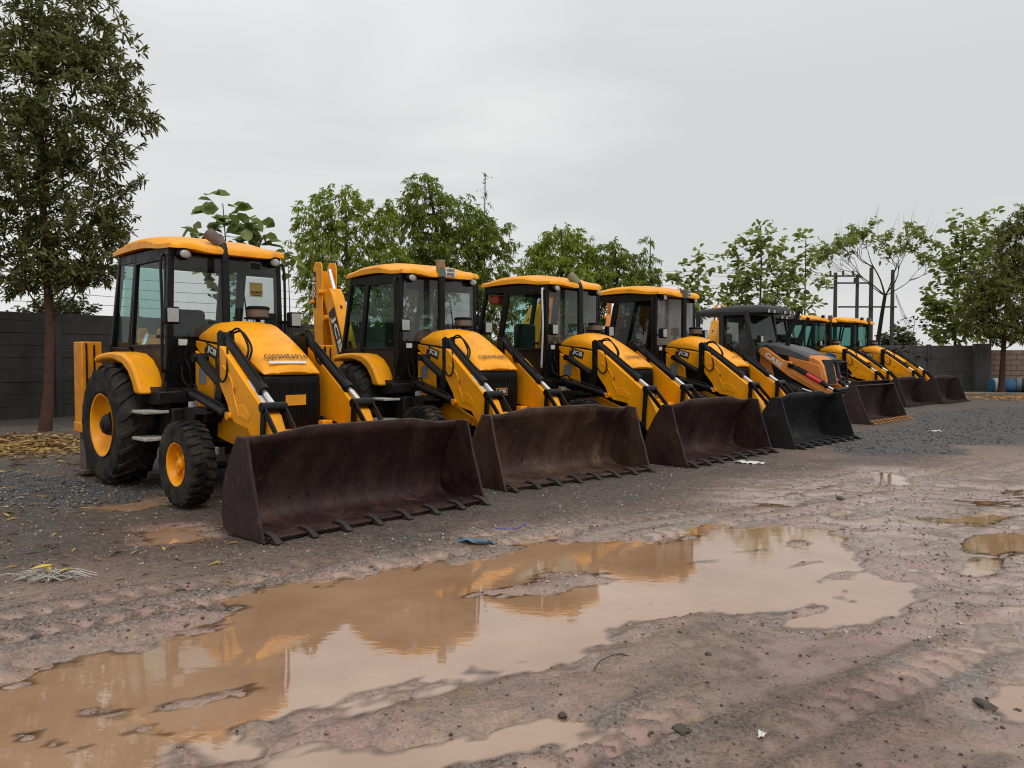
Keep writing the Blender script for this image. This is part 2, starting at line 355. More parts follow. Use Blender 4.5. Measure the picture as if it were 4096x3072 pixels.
W = .685
def pane(pts, y):
    return MB().add([(a, y, b) for a, b in pts], [tuple(range(len(pts)))])
def make_yellow_loader():
    root = empty('backhoe_loader')
    # chassis and engine bay
    MB().box(-.85, 1.2, -.42, .42, .48, .95).box(1.0, 2.36, -.33, .33, .55, 1.0).box(1.08, 2.1, -.31, .31, 1.0, 1.50).box(2.1, 2.34, -.31, .31, 1.0, 1.30).box(.30, 1.15, -.72, .72, .46, .93).box(1.2, 1.75, -.62, -.34, .80, .95).build('chassis', GREASE, root, .012)
    MB().prism([(.28, 1.16), (.28, 1.02), (.55, .96), (1.08, .98), (1.06, 1.12), (.9, 1.17)], -.84, .84).build('cab_floor', BLK, root, .012)
    ch = MB()
    for s in (-1, 1):
        ch.prism([(1.04, 1.02), (1.67, .87), (1.97, .86), (2.42, .70), (2.46, .62), (2.08, .56), (1.67, .62), (1.10, .84)], s*.44, s*.40)
    ch.box(2.40, 2.47, -.44, .44, .58, .70); ch.build('front_frame', YEL, root, .01)
    for s in (-1, 1):
        o = MB().prism([(1.08, 1.58), (1.26, 1.50), (1.50, 1.30), (1.54, .98), (1.08, 1.08)], s*.43, s*.385).build('side_plate', YEL, root, .008)
        MB().box(1.18, 1.36, s*.431, s*.436, 1.20, 1.38).build('data_plate', plain('grey_label', (.22, .24, .25), .5) if s < 0 else GREY, o)
    # hood
    st = [(1.07, .375, 1.71, 1.77), (1.12, .385, 1.71, 1.815), (1.30, .39, 1.69, 1.885), (1.48, .39, 1.67, 1.905), (1.62, .385, 1.66, 1.865), (1.80, .38, 1.62, 1.78), (2.05, .365, 1.52, 1.645), (2.28, .35, 1.405, 1.51), (2.40, .34, 1.345, 1.425), (2.455, .33, 1.325, 1.375), (2.47, .32, 1.32, 1.34)]
    V = []; 
    for x, w, zs, zt in st:
        h = zt-zs; bl = .012
        row = [(-w, zs), (-w-.004, zs+h*.35), (-w+.02, zs+h*.66), (-w+.085, zs+h*.94), (-w*.55, zt-.006), (-w*.48, zt+.004), (0, zt+.012)]
        row += [(-a, b) for a, b in row[-2::-1]]
        V += [(x + .03*(1-(y/w)**2)*(x > 2.3), y, z) for y, z in row]
    k = 13; F = [(i*k+j, (i+1)*k+j, (i+1)*k+j+1, i*k+j+1) for i in range(len(st)-1) for j in range(k-1)] + [tuple(range(k)), tuple(range((len(st)-1)*k, len(st)*k)), ]
    F += [(i*k, i*k+k-1, (i+1)*k+k-1, (i+1)*k) for i in range(len(st)-1)]
    hood = MB().add(V, F).build('hood', YEL, root, ang=32)
    sm_ = MB()
    for s in (-1, 1): hose(sm_, [(1.09, s*.385, 1.70), (1.4, s*.396, 1.672), (1.7, s*.392, 1.635), (2.05, s*.372, 1.51), (2.4, s*.347, 1.335)], .012)
    sm_.build('hood_seal', BLK2, hood)
    for s in (-1, 1):
        MB().prism([(1.04, 1.695), (1.40, 1.665), (1.78, 1.605), (1.98, 1.52), (1.98, 1.26), (1.70, 1.29), (1.40, 1.43), (1.11, 1.58), (1.035, 1.63)], s*.405, s*.36).build('hood_side', YEL, root, .012)
        MB().prism([(1.98, 1.52), (2.42, 1.31), (2.45, .78), (1.98, .90)], s*.345, s*.32).build('engine_side_cover', BLK2, root, .01)
    wheels(root, YEL)
    # grille
    g = MB().prism([(2.36, 1.325), (2.47, 1.31), (2.485, 1.1), (2.47, .80), (2.42, .73), (2.34, .73)], -.335, .335).build('grille', BLK2, root, .025)
    gl = MB()
    for i in range(24): gl.box(2.484, 2.489, -.28+.0243*i, -.272+.0243*i, .86, 1.24)
    gl.build('grille_mesh', BLK, g)
    # fenders
    for s in (-1, 1):
        top = [(-.60, 1.50), (-.50, 1.535), (-.25, 1.56), (.05, 1.57), (.35, 1.545), (.55, 1.47), (.70, 1.35), (.82, 1.17), (.86, 1.09)]
        bot = [(.68, 1.09), (.62, 1.20), (.50, 1.33), (.33, 1.42), (.05, 1.475), (-.25, 1.48), (-.50, 1.455), (-.60, 1.43)]
        MB().prism(top+bot, s*.60, s*.965).build('fender', YEL, root, .028)
    # cab
    cf = MB()
    for s in (-1, 1):
        y = s*W; yt = s*(W-.03)
        cf.bar((.85, y, 1.08), (.985, y, 1.62), .085, .07); cf.bar((.985, y, 1.60), (.985, yt, 2.76), .085, .07)
        cf.bar((-.16, y, 1.58), (.04, yt, 2.76), .06, .06); cf.bar((-.74, y, 1.58), (-.46, yt, 2.76), .07, .07)
        cf.bar((-.78, y, 1.60), (-.13, y, 1.58), .08, .06); cf.bar((-.14, y, 1.585), (.42, y, 1.17), .06, .06); cf.bar((.40, y, 1.17), (.88, y, 1.13), .06, .06)
        cf.bar((-.5, yt, 2.70), (1.02, yt, 2.70), .12, .06)
    cf.bar((1.0, -W, 2.70), (1.0, W, 2.70), .12, .06, (1, 0, 0)); cf.bar((-.47, -W, 2.70), (-.47, W, 2.70), .1, .06, (1, 0, 0)); cf.bar((-.74, -W, 1.5), (-.74, W, 1.5), .3, .06, (1, 0, 0))
    cf.box(-.46, .98, -.62, .62, 2.70, 2.757)
    cf.prism([(-.58, 1.55), (.35, 1.53), (.52, 1.2), (.30, 1.12), (-.55, 1.12)], -.58, .58)
    cf.build('cab_frame', BLK, root, .012)
    fp = MB().prism([(.87, 1.06), (.90, 1.06), (1.02, 1.60), (1.035, 1.735), (1.0, 1.735), (.985, 1.60)], -.655, .655); fp.build('front_panel', BLK2, root, .008)
    MB().box(1.035, 1.04, -.60, -.50, 1.64, 1.71).build('sticker', WHITE, root)
    MB().grid(lambda u, v: (1.02+.075*(1-(2*u-1)**2), (2*u-1)*.645, 1.74+.92*v), 13, 2).build('windscreen', GLS, root)
    wp = MB().bar((1.10, .22, 1.80), (1.075, .16, 2.38), .012, .012).bar((1.10, .30, 1.78), (1.08, .27, 2.1), .008, .008); wp.build('wiper', BLK2, root)
    for s in (-1, 1):
        y = s*(W-.005)
        d = MB(); d.bar((.10, y, 2.63), (.93, y, 2.63), .05, .05).bar((-.10, y, 1.62), (.10, y, 2.63), .05, .05).bar((.93, y, 2.63), (.93, y, 1.62), .05, .05).bar((-.1, y, 1.64), (.93, y, 1.64), .035, .045)
        d.prism([(-.10, 1.63), (.42, 1.21), (.84, 1.19), (.94, 1.63)], y-.008, y+.008)
        d = d.build('door', BLK, root, .008)
        pane([(-.08, 1.66), (.91, 1.66), (.91, 2.61), (.11, 2.61)], y).build('door_glass', GLSG, d)
        MB().box(.72, .86, y+s*.02, y+s*.045, 1.72, 1.76).build('handle', BLK2, d, .006)
        pane([(-.69, 1.64), (-.17, 1.63), (0.0, 2.64), (-.44, 2.66)], y).build('rear_side_window', GLSS, root)
        gr = MB(); hose(gr, [(.93, s*(W+.03), 1.35), (.97, s*(W+.075), 1.40), (1.0, s*(W+.075), 2.0), (.98, s*(W+.075), 2.6), (.96, s*(W+.02), 2.65)], .017); gr.build('grab_rail', BLK, root)
    MB().add([(-.60, -.62, 1.75), (-.60, .62, 1.75), (-.50, .6, 2.64), (-.50, -.6, 2.64)], [(0, 1, 2, 3)]).build('rear_window', GLS, root)
    # interior
    MB().box(-.18, .30, -.25, .25, 1.42, 1.62).build('seat', SEAT, root, .05)
    MB().box(-.22, -.08, -.25, .25, 1.6, 2.12).build('seat_back', SEAT, root, .06)
    sw = MB(); c = Vector((.62, 0, 1.86)); 
    sw.tube([c + Vector((.09*math.cos(q)*.9, .19*math.sin(q), .07*math.cos(q))) + Vector((.1*math.cos(q), 0, 0)) for q in [2*math.pi*i/20 for i in range(21)]], .014, 6, False)
    sw.tube([(.80, 0, 1.55), (.62, 0, 1.86)], .03, 8); sw.build('steering_wheel', SEAT, root)
    MB().prism([(.72, 1.2), (1.0, 1.5), (1.0, 1.78), (.85, 1.75), (.7, 1.55)], -.28, .28).build('dashboard', SEAT, root, .03)
    cab_roof(YEL, root)
    for s in (-1, 1): head_light(root, s)
    # pre-cleaner
    p = (1.36, .20, 0); o = MB().rev([(.03, 1.84), (.03, 1.95)], p).rev([(.05, 1.945), (.155, 1.95), (.16, 1.965), (.13, 1.975)], p).build('pre_cleaner', BLK2, root)
    MB().rev([(.122, 1.975), (.128, 2.06)], p).build('dust_bowl', BOWL, o); MB().rev([(.135, 2.06), (.137, 2.085), (.11, 2.10), (.02, 2.105)], p).build('lid', BLK2, o)
    # loader
    for s in (-1, 1):
        tw = MB()
        for y in (s*.54, s*.43): tw.prism([(1.88, 1.76), (1.94, 1.79), (2.01, 1.765), (2.03, 1.60), (2.02, 1.30), (1.97, 1.10), (1.92, .88), (1.78, .88), (1.81, 1.10), (1.89, 1.35)], y-.012, y+.012)
        tw.prism([(1.88, 1.72), (1.90, 1.72), (1.91, 1.35), (1.80, 1.0), (1.78, 1.0), (1.88, 1.35)], s*.54, s*.43); tw.tube([(1.95, s*.555, 1.72), (1.95, s*.43, 1.72)], .05, 12)
        tw.build('loader_tower', BLK, root, .006)
        arm = [(2.035, 1.625), (2.10, 1.60), (3.02, .94), (3.22, .58), (3.32, .34), (3.26, .25), (3.11, .27), (2.62, .79), (2.36, .83), (2.25, .90), (2.20, 1.02), (2.07, 1.17), (2.035, 1.22)]
        a = MB().prism(arm, s*.60, s*.445).build('loader_arm', YEL, root, .01)
        rib = MB(); rib.prism([(2.42, 1.02), (2.55, 1.03), (2.68, .93), (2.66, .86), (2.52, .90), (2.44, .93)], s*.601, s*.607)
        hose(rib, [(2.12, 1.2*s*0+s*.603, 1.42), (2.3, s*.603, 1.28), (2.36, s*.603, 1.1), (2.46, s*.603, .90)], .008); rib.build('stiffener', YEL, a, .003)
        plate('reflector', a, (2.36, s*.601, 1.17), (s*-1, 0, 0), (0, 0, 1), .055, .055, AMBER)
        MB().tube([(2.26, s*.64, .90), (2.26, s*.47, .90)], .04, 12).build('pin', YEL2, a)
        ram(root, (1.95, s*.49, 1.72), (2.99, s*.5, 1.02), .80, .052, .027)
        ram(root, (1.30, s*.60, 1.12), (2.25, s*.60, .905), .93, .047, .028, 'lift_ram')
        MB().tube([(1.33, s*.5, 1.50), (1.84, s*.5, 1.23)], .052, 12).tube([(1.33, s*.57, 1.50), (1.33, s*.40, 1.50)], .05, 12).build('strut', BLK, root)
        lv = MB()
        for y in (s*.625, s*.41):
            lv.bar((2.99, y, 1.03), (2.95, y, .46), .07, .022); lv.bar((3.0, y, 1.02), (3.34, y, .66), .06, .022)
        lv.tube([(2.99, s*.65, 1.02), (2.99, s*.385, 1.02)], .052, 12); lv.tube([(2.95, s*.65, .47), (2.95, s*.40, .47)], .04, 10); lv.build('tipping_link', BLK, root, .005)
        for k_, dy in enumerate((.0, .035)):
            hose(MB(), [(1.95, s*(.44-dy), 1.76), (2.12, s*(.42-dy), 1.80-.03*k_), (2.28, s*(.40-dy), 1.60), (2.30, s*(.46-dy), 1.44), (2.38, s*(.5-dy*.5), 1.46)], .012).build('hose', BLK2, root)
        for pts, rr_ in (([(2.0, s*.62, 1.52), (2.06, s*.635, 1.35), (2.16, s*.635, 1.25), (2.24, s*.62, 1.33), (2.16, s*.57, 1.60)], .012), ([(1.0, s*.55, 1.40), (1.08, s*.57, 1.25), (1.2, s*.55, 1.18), (1.36, s*.56, 1.20), (1.5, s*.6, 1.12)], .014), ([(1.06, s*.5, 1.66), (1.03, s*.52, 1.5), (1.08, s*.5, 1.40), (1.07, s*.48, 1.2)], .012)):
            hose(MB(), pts, rr_).build('hose', BLK2, root)
    MB().tube([(2.74, -.49, .70), (2.74, .49, .70)], .07, 14).build('cross_tube', YEL, root)
    MB().box(2.47, 2.58, -.42, -.30, .60, .82).box(2.47, 2.58, .30, .42, .60, .82).box(2.47, 2.6, -.42, .42, .55, .62).build('bumper', YEL, root, .012)
    # steps and tanks
    for s in (-1, 1):
        for z in (.61, .91):
            o = MB().box(.70, 1.08, s*1.0, s*.73, z-.035, z).build('step', PALE, root, .008)
            for x_ in (.74, 1.04): MB().bar((x_, s*.74, z), (x_, s*.74, z+.32), .03, .03).build('step_bracket', BLK, o)
    MB().rev([(.05, .95), (.05, 1.0), (.04, 1.01)], (1.28, -.55, 0)).build('filler_cap', WHITE, root)
    # front mud guards
    for s in (-1, 1):
        MB().prism([(1.60, .86), (1.64, .92), (1.95, .93), (1.95, .90), (1.66, .885), (1.63, .60), (1.60, .60)], s*.36, s*.70).build('front_mud_flap', BLK2, root, .006)
    # rear frame, stabilisers
    MB().box(-1.06, -.86, -1.0, 1.0, .45, .98).build('rear_frame', GREASE, root, .01)
    for s in (-1, 1):
        o = MB().box(-1.10, -.80, s*1.04, s*.80, .62, 1.70).box(-1.115, -.785, s*1.05, s*.79, .55, .68).build('stabiliser', YEL2, root, .012)
        MB().box(-1.06, -.84, s*1.0, s*.84, .08, .60).build('inner_leg', RUSTP, o, .008); MB().box(-1.14, -.76, s*1.06, s*.78, .03, .08).build('foot_pad', RUSTP, o, .008)
        MB().tube([(-.79, s*.99, 1.0), (-.77, s*.99, 1.05), (-.77, s*.99, 1.66), (-.80, s*.99, 1.68)], .012, 6).tube([(-.79, s*.90, 1.2), (-.77, s*.9, 1.25), (-.77, s*.9, 1.66)], .012, 6).build('pipe', BLK2, o)
    bucket(root, RUST, 8, TOOTH)
    return root

def add_boom(root, dx, dy, m=YEL, logo=None, model=None, swing=0, zs=1.):
    before = set(root.children)
    k = lambda L: [(x+dx, z) for x, z in L]
    b = MB().prism(k([(-1.98, 2.70), (-1.80, 2.72), (-1.70, 2.60), (-1.30, 1.82), (-1.12, 1.0), (-1.14, .55), (-1.42, .55), (-1.55, 1.2), (-1.68, 1.62), (-1.90, 2.30), (-2.06, 2.60)]), dy-.115, dy+.115).build('boom', m, root, .015)
    d = MB().prism(k([(-2.36, 3.12), (-2.30, 3.22), (-2.08, 3.20), (-2.02, 3.12), (-2.02, 1.0), (-2.22, 1.0), (-2.30, 1.6), (-2.42, 2.66)]), dy-.15, dy-.125)
    d.prism(k([(-2.36, 3.12), (-2.30, 3.22), (-2.08, 3.20), (-2.02, 3.12), (-2.02, 1.0), (-2.22, 1.0), (-2.30, 1.6), (-2.42, 2.66)]), dy+.125, dy+.15)
    d.prism(k([(-2.34, 3.05), (-2.18, 3.05), (-2.14, 1.0), (-2.22, 1.0), (-2.30, 1.6), (-2.40, 2.66)]), dy-.125, dy+.125); d = d.build('dipper', m, root, .01)
    MB().tube([(-2.05+dx, dy-.22, 2.66), (-2.05+dx, dy+.22, 2.66)], .05, 12).tube([(-2.34+dx, dy-.22, 2.5), (-2.34+dx, dy+.22, 2.5)], .04, 12).tube([(-1.9+dx, dy-.18, 2.2), (-1.9+dx, dy+.18, 2.2)], .05, 12).build('pivot_pin', YEL2, d)
    ram(root, (-1.24+dx, dy, 1.55), (-2.02+dx, dy, 3.06), .55, .065, .035, 'dipper_ram')
    MB().tube([(-1.0, dy, .4), (-1.0, dy, 1.1)], .12, 14).box(-1.3+dx*.5, -1.0, dy-.13, dy+.13, .5, .95).build('kingpost', GREASE, root, .01)
    c_ = Vector((-1.1, dy, 0)); MM = Matrix.Translation(c_) @ Matrix.Rotation(R(-swing), 4, 'Z') @ Matrix.Diagonal((1, 1, zs, 1)) @ Matrix.Translation(-c_)
    if swing:
        for o in set(root.children)-before:
            for q in [o]+list(o.children): q.data.transform(MM)
    if logo:
        ax = Vector((.40, 0, -.82)).normalized(); up = Vector((.82, 0, .40))
        o = plate('logo_panel', b, (-1.545+dx, dy-.115, 1.95), ax, up, .86, .24, INK, .004)
        text(logo, 'lettering', o, (-1.525+dx, dy-.119, 1.91), ax, up, .17, LOGOW, .70)
    if model:
        o = plate('model_panel', d, (-2.30+dx, dy-.15, 2.72), (0, 0, -1), (1, 0, 0), .66, .10, INK, .004)
        text(model, 'lettering', o, (-2.30+dx, dy-.154, 2.76), (0, 0, -1), (1, 0, 0), .075, LOGOW, .40)

def side_logo(root, style='std'):
    ax = (.50, 0, -.155); up = (.155, 0, .5)
    if style == 'blue':
        o = plate('logo_panel', root, (1.47, -.406, 1.565), ax, up, .34, .125, BLUE, .004); text('JCB', 'lettering', o, (1.51, -.41, 1.555), ax, up, .085, INK, .20)
    else:
        o = plate('logo_panel', root, (1.44, -.406, 1.575), ax, up, .31, .125, INK, .004)
        text('JCB', 'lettering', o, (1.465, -.41, 1.567), ax, up, .088, LOGOW, .215)
        plate('logo_square', o, (1.325, -.411, 1.638), ax, up, .038, .042, LOGOY)
def front_logo(root):
    o = plate('grille_badge', root, (2.493, .02, 1.03), (0, 1, 0), (0, 0, 1), .20, .10, LOGOY, .004)
    plate('badge_field', o, (2.497, .02, 1.03), (0, 1, 0), (0, 0, 1), .18, .082, INK, .003); text('JCB', 'lettering', o, (2.5, .02, 1.03), (0, 1, 0), (0, 0, 1), .055, LOGOW, .13)
def hood_number(root, s, m=INK, y=.0, w=.50, h=.098):
    # front slope of the hood between x 2.28 and 2.40
    ax = (0, 1, 0); up = Vector((2.28-2.40, 0, 1.51-1.425)).normalized()
    o = text(s, 'registration_number', root, (2.325, y, 1.484), ax, up, h, m, w, .004, .014); nd = Vector((.578, 0, .816))
    for v in o.data.vertices: v.co += nd*(.0174*(1-(v.co.y/.345)**2)+.010)
def exhaust(root, kind):
    x, y = 1.32, -.17
    def collar(o): pass
    if kind == 'elbow_rust':
        o = MB().tube([(x, y, 1.84), (x-.01, y, 2.62), (x-.03, y, 2.72), (x-.08, y, 2.80)], [.046]*4, 14).build('exhaust_pipe', BLK, root)
        MB().tube([(x-.065, y, 2.775), (x-.12, y-.02, 2.84), (x-.24, y-.08, 2.93)], [.052, .070, .070], 16).build('exhaust_tip', RUSTP, o); MB().tube([(x-.24, y-.08, 2.93), (x-.246, y-.083, 2.9345)], .06, 14).build('outlet', PALE, o)
    elif kind == 'painted':
        o = MB().tube([(x, y, 1.84), (x, y, 2.72)], .055, 14).build('exhaust_pipe', BLK, root)
        MB().tube([(x, y, 2.68), (x-.02, y, 2.92)], .070, 16).build('exhaust_tip', worn('green_orange_paint', (.02, .13, .11), (.50, .16, .02), .4, 1., 7., bmp=.1, lo=.36), o); MB().tube([(x-.02, y, 2.915), (x-.0205, y, 2.928)], .073, 16).build('outlet', PALE, o)
    elif kind == 'elbow_pale':
        o = MB().tube([(x, y, 1.84), (x, y, 2.66), (x-.02, y, 2.72), (x-.05, y, 2.76)], .052, 14).build('exhaust_pipe', BLK, root)
        MB().tube([(x-.045, y, 2.75), (x-.08, y-.02, 2.80), (x-.17, y-.06, 2.90)], [.058, .075, .075], 16).build('exhaust_tip', worn('khaki_paint', (.16, .18, .10), (.2, .12, .07), .5, .8, 9.), o); MB().tube([(x-.17, y-.06, 2.90), (x-.175, y-.062, 2.905)], .066, 14).build('outlet', LENS, o)
    elif kind == 'straight_pale':
        o = MB().tube([(x, y, 1.84), (x, y, 2.70)], .055, 14).build('exhaust_pipe', BLK, root)
        MB().tube([(x, y, 2.66), (x, y, 2.82)], .075, 16).build('exhaust_tip', worn('grey_brown_tip', (.10, .085, .065), (.25, .24, .2), .6, .8, 8.), o); MB().tube([(x, y, 2.82), (x, y, 2.826)], .068, 14).build('outlet', LENS, o)
    else:
        o = MB().tube([(x, y, 1.84), (x, y, 2.86)], .052, 14).build('exhaust_pipe', BLK, root)
        MB().tube([(x, y, 2.72), (x, y, 2.90)], .068, 14).build('exhaust_tip', RUSTP, o)

POSE = [(-4.106, 9.966, -.766), (-1.757, 12.616, -.875), (.342, 14.329, -.78), (2.554, 16.361, -.778), (5.92, 21.05, -.78), (7.35, 24.2, -.78), (9.812, 27.113, -.776), (11.828, 28.687, -.792)]
G_ROW = 'backhoe loaders parked in a row'
proto = make_yellow_loader(); loaders = []
for i in (0, 1, 2, 3, 6, 7):
    o = proto if i == 0 else copy_tree(proto); x, y, a = POSE[i]; o.location = (x, y, 0); o.rotation_euler = (0, 0, a); loaders.append(o)
def kids(o, name): return [c for c in o.children if c.name.split('.')[0] == name]
def drop(o):
    for c in list(o.children): drop(c)
    bpy.data.objects.remove(o)
def set_mat(o, m):
    if o.data: o.material_slots[0].link = 'OBJECT'; o.material_slots[0].material = m
L1, L2, L3, L4, L7, L8 = loaders
labs = ['yellow backhoe loader numbered GJ03HE6936 with a bare yellow plate on its grille', 'yellow backhoe loader numbered GJ03HE6881 with its boom standing up behind the cab',
        'yellow backhoe loader with a white grab rail beside its cab door', 'yellow backhoe loader with dark tinted door, between white-railed loader and black-roofed one',
        'small yellow backhoe loader far down the row with a blue film over its hood logo', 'last yellow backhoe loader of the row, nearest the far grey wall']
for o, l in zip(loaders, labs): tag(o, l, 'backhoe loader', G_ROW)
for o, e in zip(loaders, ('elbow_rust', 'painted', 'elbow_pale', 'straight_pale', 'plain', 'plain')): exhaust(o, e)
for o in loaders: side_logo(o, 'blue' if o is L7 else 'std')
for o in loaders[1:]: front_logo(o)
for o in (L1, L2, L3, L4): [work_light(o, (1.10, s*.55, 2.665), r=.072, sq=(o is L4)) for s in (-1, 1)]
for o in (L7, L8): [work_light(o, (1.16, s*.33, 2.86), sq=True) for s in (-1, 1)]
hood_number(L1, 'GJ03HE6936'); hood_number(L2, 'GJ03HE6881', plain('brown_ink', (.10, .05, .015), .5)); FAINT = plain('faded_ink', (.22, .11, .02), .5)
hood_number(L3, 'GJ03HE6877', FAINT); hood_number(L4, 'GJ03HE6', FAINT, w=.26, h=.05)
# near loader details
ax = (0, 1, 0); up = Vector((-.12, 0, .085)).normalized()
plate('paper_strip', L1, (2.415, -.03, 1.432), ax, Vector((-.06, 0, .05)), .44, .04, WHITE, .004, .022)
o = plate('blank_plate', L1, (2.491, .02, 1.05), (0, 1, 0), (0, 0, 1), .24, .11, LOGOY, .006)
for o in (L1, L2):
    for a in kids(o, 'loader_arm'):
        s = -1 if a.data.vertices[0].co.y < 0 else 1
        tp = MB().bar((2.56, s*.535, 1.269), (2.88, s*.535, 1.042), .004, .055); tp.build('reflective_strip', WHITE, a)
plate('scrape_mark', L2, (2.20, -.59, 1.33), (.3, 0, -.4), (.4, 0, .3), .15, .035, WHITE, .002)
# windscreen sticker on the near loader
STK = plain('sticker_yellow', (.36, .25, .05), .5)
o = plate('window_sticker', L1, (1.078, .33, 2.32), (-.12, 1, 0), (0, 0, 1), .18, .17, STK, .003); text('ALLIANCE', 'lettering', o, (1.082, .33, 2.29), (-.12, 1, 0), (0, 0, 1), .03, INK, .16); plate('sticker_line', o, (1.0825, .33, 2.255), (-.12, 1, 0), (0, 0, 1), .12, .012, INK, .001)
plate('window_label', L1, (1.075, .33, 2.60), (-.15, 1, 0), (0, 0, 1), .12, .07, BLK, .003)
# sticker on the second loader's door
d = [c for c in kids(L2, 'door') if c.data.vertices[0].co.y < 0][0]
o = text('XCELLENCY', 'door_lettering', d, (.36, -.70, 1.36), (1, 0, 0), (0, 0, 1), .032, LOGOW, .17)
MB().ell((.36, -.70, 1.445), (.032, .004, .045)).bar((.38, -.70, 1.43), (.42, -.70, 1.405), .02, .006).build('door_emblem', LOGOW, d)
# roof number plates
def roof_plate(root, y, lines, x=1.345, z=2.755):
    o = plate('number_plate', root, (x, y, z), (0, 1, 0), (0, 0, 1), .17, .13, WHITE, .006)
    for i, t in enumerate(lines): text(t, 'lettering', o, (x+.006, y, z+.03-.06*i), (0, 1, 0), (0, 0, 1), .045, INK, .13)
roof_plate(L2, -.02, ('GJ03', 'EE')); roof_plate(L4, -.05, ('GJ03', 'HE'))
# third and fourth loaders: rear side windows out, white rail, dark door
for o in (L3, L4):
    for c in kids(o, 'rear_side_window'): drop(c)
    for c in kids(o, 'rear_window'): drop(c)
for c in kids(L3, 'grab_rail'):
    if c.data.vertices[0].co.y < 0: set_mat(c, WHITE); c['label'] = 'white grab rail'
for c in kids(L4, 'door'):
    for g in kids(c, 'door_glass'): set_mat(g, GLSD)
for c in kids(L2, 'windscreen') + kids(L3, 'windscreen'): set_mat(c, glassy('grey_cab_glass', (.5, .53, .52), 1.55, .3, (.11, .12, .12)))
for c in kids(L4, 'windscreen'): set_mat(c, glassy('dusty_cab_glass', (.42, .43, .43), 1.5, .6, (.20, .20, .20)))
for o in (L7, L8):
    for c in kids(o, 'windscreen'): set_mat(c, GLSS)
    b = kids(o, 'bucket')[0]
    for c in [b] + list(kids(b, 'side_plate')): set_mat(c, PURP)
rm = MB().box(-.46, -.22, -.62, -.30, 2.46, 2.62).build('red_item', plain('faded_red', (.32, .05, .03), .6), L3, .03)  # unidentified red item at the top rear of the cab
add_boom(L1, 0, -.5, swing=44, zs=.60); add_boom(L2, 0, -.28, YEL, 'JCB', '3DX'); add_boom(L3, 0, .6, swing=90, zs=.95); add_boom(L4, 0, .5, TAN, swing=62, zs=.92); add_boom(L7, 0, -.4, swing=45, zs=.8); add_boom(L8, 0, -.4, swing=45, zs=.8)

